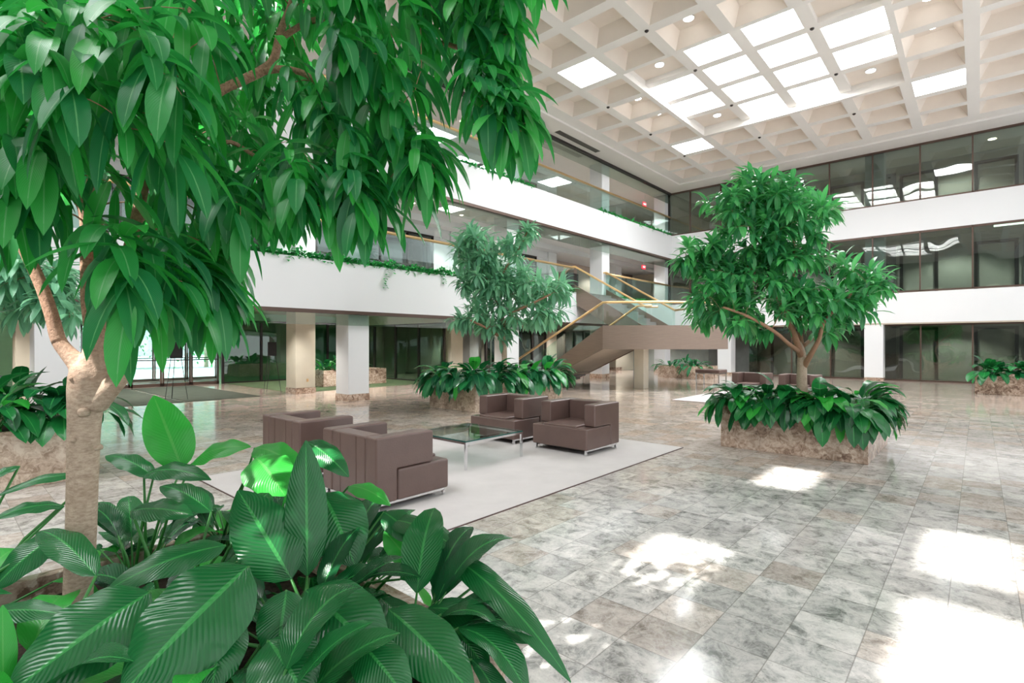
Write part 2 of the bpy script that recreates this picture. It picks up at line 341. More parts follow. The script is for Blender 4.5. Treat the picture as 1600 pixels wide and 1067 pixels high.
for i in range(len(GX)-1):
    for j in range(len(GY)-1):
        xa, xb, ya, yb = GX[i], GX[i+1], GY[j], GY[j+1]
        if (ix0 <= i < ix0+4 or jx0 <= i < jx0+4) and iy0 <= j < iy0+4:
            bx_ = ix0 if i >= ix0 else jx0
            c = [(xa+hb, ya+hb), (xb-hb, ya+hb), (xb-hb, yb-hb), (xa+hb, yb-hb)]
            # the beam frame inside the well sits higher; cells against the well wall open right up to it
            xl = xa+.004 if i == bx_ else xa+hb; xh = xb-.004 if i == bx_+3 else xb-hb
            yl = ya+.004 if j == iy0 else ya+hb; yh = yb-.004 if j == iy0+3 else yb-hb
            o = [(xa, ya), (xb, ya), (xb, yb), (xa, yb)]; c = [(xl, yl), (xh, yl), (xh, yh), (xl, yh)]
            for q in range(4):
                r = (q+1) % 4; cb.quad((*o[q], ZW), (*o[r], ZW), (*c[r], ZW), (*c[q], ZW))
            corner = (i in (bx_, bx_+3)) and (j in (iy0, iy0+3))
            if corner:
                sides(cb, c, ZW, c, ZP-.05); cf.quad(*[(*p, ZP-0.05) for p in c]); corner_cells.append(0)
            else:
                for q in range(4):
                    (xp, yp), (xq, yq) = c[q], c[(q+1) % 4]
                    if (xp == xq and xp in (GX[bx_]+.004, GX[bx_+4]-.004)) or (yp == yq and yp in (GY[iy0]+.004, GY[iy0+4]-.004)): continue
                    cb.quad((xp, yp, ZW), (xq, yq, ZW), (xq, yq, ZP+0.02), (xp, yp, ZP+0.02))
                if i >= ix0: sky_cells.append((i-ix0, j-iy0, xl, xh, yl, yh))
                elif (i-jx0, j-iy0) in ((0, 1), (1, 1), (3, 1), (1, 0), (2, 0)):     # invented clear strips, unseen, sized to shape the sun patches on the floor
                    cx = (xa+xb)/2-0.05; cy = (ya+yb)/2; a, c_ = cy-0.27, cy+0.27; e, h_ = cx-0.57, cx+0.57
                    rear.quad((xl, yl, ZP), (xh, yl, ZP), (xh, a, ZP), (xl, a, ZP)); rear.quad((xl, c_, ZP), (xh, c_, ZP), (xh, yh, ZP), (xl, yh, ZP))
                    rear.quad((xl, a, ZP), (e, a, ZP), (e, c_, ZP), (xl, c_, ZP)); rear.quad((h_, a, ZP), (xh, a, ZP), (xh, c_, ZP), (h_, c_, ZP))
                    rclear.quad((e, a, ZP), (h_, a, ZP), (h_, c_, ZP), (e, c_, ZP))
                else: rear.quad((xl, yl, ZP), (xh, yl, ZP), (xh, yh, ZP), (xl, yh, ZP))
        elif (i, j) in singles:
            c = ring(cb, xa, xb, ya, yb, ZG, hb); sides(cb, c, ZG, c, ZG+0.08); sky_cells.append((i-ix0, j-iy0, c[0][0], c[1][0], c[0][1], c[2][1]))
        else:
            c = ring(cb, xa, xb, ya, yb, ZG, hb)
            ins = 0.24; hi = [(c[0][0]+ins, c[0][1]+ins), (c[1][0]-ins, c[1][1]+ins), (c[2][0]-ins, c[2][1]-ins), (c[3][0]+ins, c[3][1]-ins)]
            sides(cf, c, ZG, hi, ZG+0.42); cf.quad(*[(*p, ZG+0.42) for p in hi])
wx0, wx1, wy0, wy1 = GX[ix0], GX[ix0+4], GY[iy0], GY[iy0+4]
for a_, b_ in ((wx0, wx1), (GX[jx0], GX[jx0+4])):
    w = [(a_, wy0), (b_, wy0), (b_, wy1), (a_, wy1)]; sides(cb, w, ZG, w, ZP+0.02)
struct(rear.build('window_30', M['frosted_rear'])); struct(rclear.build('window_31', M['sun_slot']))
# flat border and lower soffit round the atrium
gx0, gx1, gy0, gy1 = GX[0], GX[-1], GY[0], GY[-1]
sx1, sy1 = 28.17, 12.55
cb.quad((gx0, gy1, ZG), (gx1, gy1, ZG), (sx1, sy1, ZG), (gx0, sy1, ZG)); cb.quad((gx1, gy0, ZG), (sx1, gy0, ZG), (sx1, sy1, ZG), (gx1, gy1, ZG))
cb.quad((gx0, sy1, ZG), (sx1, sy1, ZG), (sx1, sy1, ZC), (gx0, sy1, ZC)); cb.quad((sx1, gy0, ZG), (sx1, sy1, ZG), (sx1, sy1, ZC), (sx1, gy0, ZC))
cb.quad((X0, sy1, ZC), (XE, sy1, ZC), (XE, YB, ZC), (X0, YB, ZC)); cb.quad((sx1, Y0, ZC), (XE, Y0, ZC), (XE, sy1, ZC), (sx1, sy1, ZC))
cb.quad((X0, Y0, ZC), (sx1, Y0, ZC), (sx1, gy0, ZG), (X0, gy0, ZG))
cb.quad((X0, gy0, ZG), (gx0, gy0, ZG), (gx0, sy1, ZG), (X0, sy1, ZG))
ceil = struct(cb.build('ceiling', M['ceiling']))
cf.build('coffers', M['coffer'], ceil)
# roof deck over everything that is not skylight (keeps daylight out)
rf = MB()
for (xa, xb, ya, yb) in ((X0, GX[jx0]-0.1, Y0, YB), (GX[jx0]-0.1, GX[jx0+4]+0.1, Y0, wy0-0.1), (GX[jx0]-0.1, GX[jx0+4]+0.1, wy1+0.1, YB), (GX[jx0+4]+0.1, wx0-0.1, Y0, YB), (wx1+0.1, XE, Y0, YB), (wx0-0.1, wx1+0.1, Y0, wy0-0.1), (wx0-0.1, wx1+0.1, wy1+0.1, YB)):
    rf.box(xa, xb, ya, yb, 11.2, 11.35)
struct(rf.build('roof', M['white']))
# skylights
clear = set()
rowname = ['nearest the right windows', 'second from the right edge', 'third from the right edge', 'nearest the left balcony']
colname = ['first', 'second', 'third', 'fourth']
sl = {(-1, 4): 'single luminous skylight square near the left balcony, closer to the camera', (4, 4): 'single luminous skylight square near the far corner of the ceiling',
      (4, -1): 'single luminous skylight square near the windowed right facade', (-1, -1): 'single luminous skylight square above the open floor, cut by the frame'}
for (i, j, xa, xb, ya, yb) in sky_cells:
    single = not (0 <= i < 4 and 0 <= j < 4); z = ZG+0.015 if single else ZP
    mb = MB()
    if (i, j) in clear:
        cx = 15.51+1.732*(i+0.5)+0.12; cy = (GY[iy0+j]+GY[iy0+j+1])/2; a, c_ = cy-0.27, cy+0.27
        mb.quad((xa, ya, z), (xb, ya, z), (xb, a, z), (xa, a, z)); mb.quad((xa, c_, z), (xb, c_, z), (xb, yb, z), (xa, yb, z))
        mb.quad((xa, a, z), (cx-0.56, a, z), (cx-0.56, c_, z), (xa, c_, z)); mb.quad((cx+0.56, a, z), (xb, a, z), (xb, c_, z), (cx+0.56, c_, z))
        o = mb.build('skylight', M['frosted'])
        MB().quad((cx-0.56, a, z), (cx+0.56, a, z), (cx+0.56, c_, z), (cx-0.56, c_, z)).build('clear_pane', M['sun_slot'], o)
    else:
        o = mb.quad((xa, ya, z), (xb, ya, z), (xb, yb, z), (xa, yb, z)).build('skylight', M['frosted'])
    lab = sl[(i, j)] if single else 'bright skylight in the central ceiling well, %s along the row %s' % (colname[i], rowname[j])
    tag(o, lab, 'skylight', 'luminous skylights in the coffered ceiling')
# ceiling lights
def disc_light(x, y, z, label, r=0.13, mat='glow', grp='round lights in the ceiling coffers'):
    t_ = empty('ceiling_light', (x, y, z), label, 'ceiling light', grp)
    MB().cyl((x, y), r+0.035, z-0.03, z, 20).build('trim_ring', M['white'], t_)
    MB().cyl((x, y), r, z-0.045, z-0.025, 20).build('lamp', M[mat], t_)
def cellc(i, j): return (GX[ix0+i]+GX[ix0+i+1])/2, (GY[iy0+j]+GY[iy0+j+1])/2
LZ = ZG+0.42
for (i, j, z, lab) in [(0, 3, ZP-0.05, 'round ceiling light in the near left closed corner of the central skylight well'),
                       (3, 3, ZP-0.05, 'round ceiling light in the far left closed corner of the central skylight well'),
                       (3, 0, ZP-0.05, 'round ceiling light in the far right closed corner of the central skylight well'),
                       (0, 0, ZP-0.05, 'round ceiling light in the near right closed corner of the central skylight well'),
                       (-1, 2, LZ, 'round ceiling light in a coffer beside the first long side of the skylight well'),
                       (-1, 1, LZ, 'round ceiling light at the top edge of the picture, before the skylight well'),
                       (1, 4, LZ, 'smaller-looking round light in a coffer between well and left balcony, nearer one'),
                       (2, 4, LZ, 'smaller-looking round light in a coffer between well and left balcony, farther one'),
                       (1, -1, LZ, 'round ceiling light in a coffer right of the well, at the top edge'),
                       (2, -1, LZ, 'round ceiling light in a coffer right of the well, above the single square skylight')]:
    x, y = cellc(i, j); disc_light(x, y, z, lab)
for (i, j) in [(-1, 3), (1, 5), (3, 5), (5, 5), (5, 3), (5, 1), (1, 3), (3, 3), (1, 1), (3, 1)]:
    z = ZW if 0 < i < 4 and 0 < j < 4 else ZG
    x, y = GX[ix0+i], GY[iy0+j]
    if j == 5: y -= 0.1
    tag(MB().tube([(x, y, z-0.05), (x, y, z-0.02), (x, y, z)], [0.03, 0.06, 0.06], 12).build('sprinkler', M['dark']), 'small dark sprinkler head on a pale ceiling beam', 'sprinkler', 'sprinklers at the crossings of the ceiling beams')
v_ = empty('ceiling_vent', (19.2, 13.2, ZC), 'long dark slotted air vent in the soffit beside the left balcony', 'vent')
MB().box(17.6, 20.75, 13.06, 13.33, ZC-0.012, ZC).build('backing', M['grille'], v_)
mb = MB()
for i in range(5): mb.box(17.62, 20.73, 13.075+i*0.052, 13.09+i*0.052, ZC-0.02, ZC-0.01)
mb.build('slats', M['dark'], v_)

# ------------------------------------------------------------------ left facade (balconies)
SXA, SXB = 19.5, 22.25       # opening for the stairs on the second floor
mb = MB().box(X0, SXA, YF, YF+0.12, Z2B, Z2T).box(SXB, XR+0.1, YF, YF+0.12, Z2B, Z2T).box(SXA, SXB, YF, YF+0.12, Z2B, Z2T-0.25)
struct(mb.build('wall_left_lower_fascia', M['white']))
struct(MB().box(X0, XR+0.1, YF, YF+0.12, Z3B, Z3T).build('wall_left_upper_fascia', M['white']))
for z, mname in ((Z2B, 'bronze'), (Z3B, 'bronze')):
    struct(MB().box(X0, XR, YF+0.005, YF+0.16, z-0.10, z).build('trim_1', M[mname]))
struct(MB().box(X0, XR+0.1, YF+0.05, YF+0.2, ZC-0.10, ZC).build('trim_2', M['dark']))
# glass screens hanging below each slab edge
for z0, z1 in ((Z2B-0.42, Z2B-0.1), (Z3B-0.55, Z3B-0.1), (ZC-0.65, ZC-0.1)):
    xs = [X0+0.02+1.73*i for i in range(20)]
    for a in xs:
        if a > XR-0.1: break
    struct(MB().box(X0, XR-0.02, YG-0.006, YG+0.006, z0, z1).build('trim_3', M['glass_screen']))
# slabs
struct(MB().box(X0, XE, YF+0.12, YB, Z2T-0.35, Z2T-0.02).build('floor_second', M['carpet_up']))
struct(MB().box(X0, XE, YF+0.12, YB, Z3T-0.35, Z3T-0.02).build('floor_third', M['carpet_up']))
struct(MB().box(X0, XE, YF+0.16, YB, 3.05, 3.12).build('ceiling_ground', M['cream']))
struct(MB().box(X0, XE, YF+0.16, YB, 6.86, 6.92).build('ceiling_second', M['white']))
struct(MB().box(X0, XE, YF+0.2, YF+0.75, 6.72, 6.86).box(X0, XE, 16.6, 17.15, 6.60, 6.86).build('trim_4', M['white']))
struct(MB().box(X0, XE, 16.6, 17.15, ZC-0.25, ZC-0.005).build('trim_5', M['white']))
# columns
for x in (1.38, 8.22, 15.15, 22.07, 29.0):
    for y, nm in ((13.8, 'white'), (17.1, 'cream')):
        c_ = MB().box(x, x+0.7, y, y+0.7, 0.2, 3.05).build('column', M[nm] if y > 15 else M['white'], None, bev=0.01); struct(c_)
        MB().box(x-0.012, x+0.712, y-0.012, y+0.712, 0, 0.2).build('column_base', M['stone'], c_)
        for a, b_ in ((Z2T-0.02, 6.86), (Z3T-0.02, ZC)):
            struct(MB().box(x, x+0.7, y, y+0.7, a, b_).build('column', M['white']))
o = MB().box(9.35, 9.42, 17.094, 17.1, 0.4, 0.5).build('wall_socket', M['brass'])
o.location.x = -0.75; tag(o, 'small brass coloured wall socket low on the rear beige column', 'socket')
# partitions behind the balconies: dark glazed offices
wn_i = [1]
def glazed_wall(axis, c, a0, a1, z0, z1, step, gm, fm='dark', fw=0.05, rail=None, d=0.05, name=None):
    """glazed screen in plane axis=c running from a0 to a1 on the other axis"""
    nm = name or 'window_%d' % wn_i[0]; wn_i[0] += 1
    def bx(mb, p0, p1, q0, q1, t0, t1):
        if axis == 'y': mb.box(p0, p1, q0, q1, t0, t1)
        else: mb.box(q0, q1, p0, p1, t0, t1)
    g_ = MB(); bx(g_, a0, a1, c-0.004, c+0.004, z0, z1); root = struct(g_.build(nm, M[gm]))
    n = max(1, round((a1-a0)/step)); f_ = MB()
    for i in range(n+1):
        x = a0+(a1-a0)*i/n; bx(f_, x-fw/2, x+fw/2, c-d, c+d, z0, z1)
    bx(f_, a0, a1, c-d, c+d, z0, z0+0.06); bx(f_, a0, a1, c-d, c+d, z1-0.06, z1)
    if rail: bx(f_, a0, a1, c-d*0.8, c+d*0.8, rail, rail+0.05)
    f_.build('window_frame', M[fm], root); return root
for zf, zc in ((Z2T, 6.6), (Z3T, ZC-0.25)):
    for a, b_ in ((-4.9, 1.35), (2.1, 8.2), (8.95, 15.1), (15.9, 22.0)):
        glazed_wall('y', 17.2, a+0.05, b_-0.9, zf, zc-0.35, 1.35, 'glass_dark', rail=zf+0.85)
    struct(MB().box(X0, 22.07, 17.2, 17.3, zc-0.36, zc+0.05).build('wall_back_header', M['white']))
    mb = MB()
    for b_ in (1.35, 8.2, 15.1, 22.0): mb.box(b_-0.9, b_+0.1, 17.24, 17.34, zf, zc)
    struct(mb.build('wall_back_pier', M['white']))
    struct(MB().box(X0, 22.0, 20.6, 20.7, zf, zc).build('wall_back_office', M['darkroom']))
    # corridor beyond the corner
    struct(MB().box(22.8, XE, 19.5, 19.6, zf, zc+0.3).build('wall_corridor', M['corridor']))
    MBd = MB(); MBd.box(24.2, 25.3, 19.42, 19.5, zf, zf+2.2).box(27.0, 28.2, 19.42, 19.5, zf, zf+2.2)
    struct(MBd.build('door_1', M['dark']))
    for k in range(5):
        o = tag(MB().box(9.4+k*2.4, 9.5+k*2.4, 15.4, 15.5, (6.86 if zf < 5 else ZC)-0.015, (6.86 if zf < 5 else ZC)).build('downlight', M['spot']),
            'small recessed spotlight in the soffit over the %s balcony' % ('second-floor' if zf < 5 else 'third-floor'), 'downlight', 'recessed spotlights over the %s balcony' % ('second-floor' if zf < 5 else 'third-floor'))
def lamp(x, y, z, e, r=0.06, col=(1, 0.96, 0.91)):  # added fill spots that brighten the balconies, rooms and entrance hall
    l = bpy.data.lights.new('fill_spot', 'SPOT'); l.energy = e*3.6; l.spot_size = math.radians(125); l.spot_blend = 0.5; l.shadow_soft_size = r; l.color = col
    o = bpy.data.objects.new('fill_spot', l); COL.objects.link(o); o.location = (x, y, z)
for zc in (6.86, ZC):
    for x in (-6, 0, 5, 9.4, 14, 18.6, 23.4, 27.5): lamp(x, 15.5, zc-0.1, 110)
    for x in (24.5, 29.5, 33.0): lamp(x, 18.4 if x < 31 else 15, zc-0.15, 60)
    for x in (3, 10, 18): lamp(x, 19, zc-0.4, 40)
    for y in (-3, 0.8, 4.5, 8.0, 11.5): lamp(31.2, y, zc-0.15, 75)
for x, y in ((0, 16), (3.5, 20), (7, 16), (10, 17), (12, 21.5), (6.5, 21.5), (13, 15.8), (18, 15.8), (21, 16), (25, 15.5), (29, 15.6), (16.3, 20)): lamp(x, y, 2.95, 100 if y > 16.5 else 60)
for y in (-3, 0.8, 6.5): lamp(31.2, y, 2.8, 60)
lamp(5, YB+1.9, 2.6, 60)
# exit signs
def exit_sign(x, y, z, w, h, label, ztop):
    r = empty('exit_sign', (x, y, z), label, 'sign')
    MB().box(x-w/2, x+w/2, y, y+0.05, z-h/2, z+h/2).build('housing', M['red'], r)
    MB().box(x+w/2, x+w/2+0.18, y+0.01, y+0.04, z+0.0, z+0.05).build('bracket', M['white'], r)
    cu = bpy.data.curves.new('lettering_outline', 'FONT'); cu.body = 'EXIT'; cu.size = h*0.62; cu.align_x = 'CENTER'; cu.align_y = 'CENTER'; cu.extrude = 0.004
    q_ = bpy.data.objects.new('lettering_outline', cu); COL.objects.link(q_); bpy.context.view_layer.update()
    me = bpy.data.meshes.new_from_object(q_.evaluated_get(bpy.context.evaluated_depsgraph_get())); bpy.data.objects.remove(q_); bpy.data.curves.remove(cu)
    me.materials.clear(); me.materials.append(M['redtext']); t_ = bpy.data.objects.new('lettering', me); COL.objects.link(t_)
    MB().tube([(x, y+0.025, z+h/2), (x, y+0.025, ztop)], 0.012, 6).build('hanging_rod', M['white'], r)
    t_.location = (x, y-0.006, z); t_.rotation_euler = (PI/2, 0, 0); t_.parent = r; t_.matrix_parent_inverse = r.matrix_basis.inverted()
exit_sign(28.6, 14.9, 10.05, 0.36, 0.26, 'small red lit exit sign hanging over the third-floor balcony', ZC)
exit_sign(28.5, 14.9, 6.28, 0.40, 0.22, 'small red lit exit sign hanging over the second-floor balcony', 6.86)
# balcony railings
def railing(segs, zf, zr, label):
    r = empty('balcony_railing', (segs[0][0], YG, zf), label, 'railing', 'brass and glass balcony railings')
    for a, b_ in segs:
        MB().tube([(a, YG, zr), (b_, YG, zr)], 0.05, 10).build('handrail', M['brass'], r, True)
        n = round((b_-a)/1.73)
        for i in range(n):
            p = a+(b_-a)*i/n; q = a+(b_-a)*(i+1)/n
            MB().box(p+0.008, q-0.008, YG-0.006, YG+0.006, zf, zr-0.02).build('glass_panel', M['glass_rail'], r)
railing([(X0, XR)], Z3T-0.05, 9.2, 'brass-topped glass railing along the third-floor balcony')
railing([(X0, SXA)], Z2T-0.05, 5.15, 'brass-topped glass railing along the second-floor balcony left of the stairs')
railing([(SXB, XR)], Z2T-0.05, 5.15, 'short brass-topped glass railing on the second floor between stairs and corner')

# ------------------------------------------------------------------ right facade
struct(MB().box(XR, XR+0.25, Y0, YF+0.3, Z2B, Z2T-0.02).build('wall_right_lower_fascia', M['white']))
struct(MB().box(XR, XR+0.25, Y0, YF+0.3, Z3B, Z3T).build('wall_right_upper_fascia', M['white']))
MY = [0.18 + 1.755*i for i in range(-3, 8)]
def facade_window(z0, z1, label_n, x, gm, ya, yb, my=MY, fw=0.055):
    root = struct(MB().box(x+0.05, x+0.058, ya, yb, z0, z1).build(label_n, M[gm]))
    f_ = MB()
    for y in my:
        if ya < y < yb: f_.box(x+0.0, x+0.10, y-fw/2, y+fw/2, z0, z1)
    f_.box(x, x+0.10, ya, yb, z0, z0+0.07).box(x, x+0.10, ya, yb, z1-0.09, z1)
    f_.build('window_frame', M['bronze'], root)
facade_window(Z3T, ZC, 'window_21', XR+0.02, 'glass_dark', Y0, 13.85)
facade_window(Z2T, Z3B, 'window_22', XR+0.02, 'glass_dark', Y0, 13.85)
struct(MB().box(XR, XR+0.12, 13.72, 13.95, Z3T, ZC).box(XR, XR+0.12, 13.72, 13.95, Z2T, Z3B).build('trim_6', M['dark']))
facade_window(0.0, Z2B-0.04, 'window_23', XG, 'glass_ground', Y0, 3.25)
facade_window(0.0, Z2B-0.04, 'window_24', XG, 'glass_ground', 4.0, 9.3, [5.45, 7.2])
struct(MB().box(XR+0.01, XR+0.2, Y0, YF, Z2B-0.06, Z2B).build('trim_7', M['stairwhite']))
for y in (-3.6, 3.28, 10.15):
    c_ = struct(MB().box(XR+0.03, XR+0.75, y, y+0.74, 0.12, Z2B).build('column', M['white'], None, bev=0.01)); MB().box(XR+0.02, XR+0.76, y-0.01, y+0.75, 0, 0.12).build('column_base', M['stone'], c_)
    for a, b_ in ((Z2T, Z3B), (Z3T, ZC)): struct(MB().box(XR+0.3, XR+1.0, y, y+0.74, a-0.02, b_+0.1).build('column', M['white']))
# rooms behind
for z in (Z2T, Z3T): struct(MB().box(XR+0.25, XE, Y0, YF+0.12, z-0.36, z-0.02).build('floor_right_rooms', M['carpet_up']))
for z in (2.95, 6.9): struct(MB().box(XR+0.26, XE, Y0, YF+0.14, z, z+0.05).build('ceiling_right_rooms', M['beige']))
for z0, z1 in ((0, 2.95), (Z2T, 6.9), (Z3T, ZC)):
    struct(MB().box(32.6, 32.7, Y0, 9.6, z0, z1).build('wall_right_rooms', M['beige']))
    mb = MB()
    for y in (-3.6, -0.6, 2.2, 5.2, 8.2):
        mb.box(32.5, 32.6, y-0.75, y-0.62, z0, z1-0.45).box(32.5, 32.6, y+0.62, y+0.75, z0, z1-0.45).box(32.5, 32.6, y-0.75, y+0.75, z1-0.58, z1-0.45)
    struct(mb.build('door_2', M['dark']))
    mb = MB()
    for y in (-2.1, 3.7): mb.box(32.54, 32.6, y-0.6, y+0.6, z0, z1-0.3)
    struct(mb.build('wall_right_dark_panel', M['darkroom']))
for y, z, sz in ((-0.45, ZC, 0.14), (11.0, ZC, 0.09)):
    tag(MB().cyl((30.9, y), sz, z-0.02, z-0.002, 14).build('downlight', M['spot']), 'warm round downlight behind the top-floor windows, %s' % ('near the right edge of the frame' if y < 5 else 'near the far corner'), 'downlight')
tag(MB().box(31.0, 31.15, -1.6, -0.5, 6.82, 6.88).build('strip_light', M['tube']), 'pale glowing strip light behind the second-floor window at the right edge', 'strip light')
struct(MB().box(XE, XE+0.2, Y0-0.2, YB+0.2, -0.2, 12).build('wall_far', M['cream']))
struct(MB().box(X0-0.2, X0, Y0-0.2, YB, Z2B, Z2T).box(X0-0.2, X0, Y0-0.2, YB, Z3B, Z3T).box(X0-0.2, X0-0.1, Y0-0.2, YB, 0, 12).build('wall_rear', M['beige']))
struct(MB().box(X0-0.1, X0-0.05, Y0, YB, 0, Z2B).box(X0-0.1, X0-0.05, Y0, YB, Z2T, Z3B).box(X0-0.1, X0-0.05, Y0, YB, Z3T, ZC).build('window_26', M['darkroom']))
# unseen near side: white banded wall
mb = MB().box(X0, XE, Y0-0.3, Y0, Z2B, Z2T).box(X0, XE, Y0-0.3, Y0, Z3B, Z3T).box(X0, XE, Y0-0.3, Y0-0.2, 0, 12)
struct(mb.build('wall_near', M['white']))
struct(MB().box(X0, XE, Y0-0.18, Y0-0.12, 0, Z2B).box(X0, XE, Y0-0.18, Y0-0.12, Z2T, Z3B).box(X0, XE, Y0-0.18, Y0-0.12, Z3T, ZC).build('window_25', M['near_fill']))  # glowing panes guessed on the unseen near side, added to light the hall

# ------------------------------------------------------------------ ground floor under the left balcony
EX0, EX1 = 2.1, 8.3
mb = MB().box(X0, EX0, YB, YB+0.15, 0, 12).box(EX0, EX1, YB, YB+0.15, 2.72, 12).box(EX1, XE, YB, YB+0.15, 0, 12)
struct(mb.build('wall_back', M['pale_green']))
struct(MB().box(8.35, 14.7, YB-0.16, YB-0.1, 0, 2.72).build('wall_back_panel', M['pale_green']))
glazed_wall('y', YB-0.2, 8.35, 14.75, 0.0, 2.72, 1.6, 'glass_green', fw=0.09)
glazed_wall('x', 14.8, 17.15, YB-0.05, 0.0, 2.62, 1.75, 'glass_green', fw=0.09)
struct(MB().box(14.75, 14.85, 17.1, YB, 2.62, 3.05).build('wall_side_header', M['cream']))
struct(MB().box(17.8, 17.9, 17.3, YB, 0, 3.05).build('wall_side_room', M['beige']))
struct(MB().box(14.86, 17.8, YB-0.3, YB-0.2, 0, 3.05).build('wall_side_room_end', M['beige']))
struct(MB().box(17.77, 17.8, 17.3, YB-0.3, 0, 0.12).build('baseboard_side', M['dark']))
# dark glazed screens between the rear columns, farther along
mb = MB().box(15.85, 16.6, 17.45, 17.5, 0, 3.05).box(18.6, 22.1, 17.45, 17.5, 0, 3.05)
struct(mb.build('wall_rear_dark', M['darkroom']))
mb = MB().box(16.6, 17.5, 17.6, 17.7, 0, 3.05).box(20.2, 20.8, 17.35, 17.45, 0, 3.05)
struct(mb.build('wall_rear_grey_panel', M['greyroom']))
glazed_wall('y', 17.3, 17.5, 22.05, 0.0, 2.6, 1.1, 'glass_ground', fw=0.1)
struct(MB().box(15.85, 22.07, 17.25, 17.35, 2.6, 3.05).build('wall_rear_header', M['cream']))
glazed_wall('y', 17.3, 22.8, 26.6, 0.0, 2.5, 0.95, 'glass_ground', fw=0.09)
struct(MB().box(22.8, 26.6, 18.0, 18.1, 0, 3.05).build('wall_rear_lobby', M['greyroom']))
struct(MB().box(26.6, 27.4, 17.3, 17.5, 0, 3.05).build('wall_lobby_yellow', M['cream']))
struct(MB().box(27.4, 28.1, 17.6, 17.7, 0, 3.05).build('door_3', M['dark']))
struct(MB().box(29.7, 31.6, 17.3, 17.5, 0, 3.05).build('wall_lobby_tan', M['cream']))
struct(MB().box(31.6, XE, 12.0, 12.1, 0, 3.05).box(31.6, 31.7, 12.0, 17.5, 0, 3.05).build('wall_lobby_end', M['greyroom']))
struct(MB().box(31.0, 31.1, 9.3, 12.0, 0, 2.95).build('wall_lobby_dark', M['darkroom']))
# entrance doors and vestibule
def door_row(y, xs, zt, n0):
    for i in range(len(xs)-1):
        a, b_ = xs[i], xs[i+1]
        r = struct(MB().box(a+0.06, b_-0.06, y+0.03, y+0.04, 0.12, zt-0.1).build('door_%d' % (n0+i), M['glass_door']))
        MB().box(a+0.01, a+0.07, y, y+0.07, 0, zt).box(b_-0.07, b_-0.01, y, y+0.07, 0, zt).box(a, b_, y, y+0.07, zt-0.1, zt).box(a, b_, y, y+0.07, 0, 0.12).build('door_frame', M['bronze'], r)
        MB().box(a+0.06, b_-0.06, y-0.03, y+0.01, 1.02, 1.06).build('push_bar', M['dark'], r)
door_row(YB+0.02, [2.12, 3.1, 4.13, 5.16, 6.2, 7.22, 8.28], 2.7, 4)
door_row(YB+3.6, [1.6, 2.9, 4.2, 5.5, 6.8, 8.1, 9.4], 2.7, 10)
struct(MB().box(1.5, 1.6, YB+0.15, YB+3.7, 0, 2.9).box(9.4, 9.5, YB+0.15, YB+3.7, 0, 2.9).build('wall_vestibule', M['white']))
struct(MB().box(1.5, 9.5, YB+0.15, YB+3.7, 2.75, 2.85).build('ceiling_vestibule', M['white']))
struct(MB().box(-30, 50, YB+4.2, YB+60, -0.25, -0.02).build('ground', M['paving']))
struct(MB().box(X0, 1.5, YB+0.15, YB+4.2, -0.2, 3).build('wall_vestibule_left', M['white']))
def mat_(x0, x1, y0, y1, mat, name, label, cat, edge=None, h=0.012, grp=None):
    o = MB().box(x0, x1, y0, y1, 0.001, h).build(name, M[mat]); tag(o, label, cat, grp)
    if edge: MB().box(x0-0.012, x1+0.012, y0-0.012, y1+0.012, 0.0005, h*0.7).build('edge_binding', M[edge], o)
    return o
mat_(2.85, 4.95, 17.2, 23.7, 'mat', 'entrance_mat', 'dark olive entrance mat, the left of the two before the glass doors', 'mat', grp='mats before the entrance')
mat_(5.03, 7.15, 17.2, 23.7, 'mat', 'entrance_mat', 'dark olive entrance mat, the right of the two before the glass doors', 'mat', grp='mats before the entrance')
struct(MB().box(8.4, 14.7, 17.6, YB-0.25, 0.001, 0.01).build('floor_hall_carpet', M['carpet']))
def easel(x, y, label, tilt, w=0.34):
    r = empty('easel', (x, y, 0), label, 'easel', None, tilt)
    c = lambda a, b_, z: (x+a, y+b_, z)
    MB().box(x-w/2, x+w/2, y-0.03, y-0.01, 1.28, 1.76).build('board', M['black'], r)
    for a, b_ in ((-0.30, -0.05), (0.30, -0.05), (0.0, 0.42)):
        MB().tube([c(a, b_, 0), c(a*0.25, 0.02, 1.72)], 0.009, 6).build('leg', M['black'], r)
easel(4.95, 17.95, 'black easel with a dark board standing on the mats before the glass doors', 0)
easel(7.95, 18.3, 'thin black easel with a dark board standing by the green glass, left of the columns', 0.5, 0.3)

# ------------------------------------------------------------------ staircase
st = empty('staircase', (16.3, 13.3, 0), 'bronze-clad switchback staircase with glass sides and brass handrails up to the balcony', 'staircase')
ZL = 2.02; XA, XB_ = 16.2, 18.8; XC, XD = 19.5, 22.25; YL = 10.1; YS = 13.35
arc = []
p0, p1 = Vector((XA, YL)), Vector((19.7, 6.9)); d_ = (p1-p0); nrm = Vector((d_.y, -d_.x)).normalized()
if nrm.x > 0: nrm = -nrm
for i in range(25):
    u = i/24; p = p0 + d_*u + nrm*(4*0.42*u*(1-u)); arc.append((p.x, p.y))
outer = arc + [(XD, YL)]
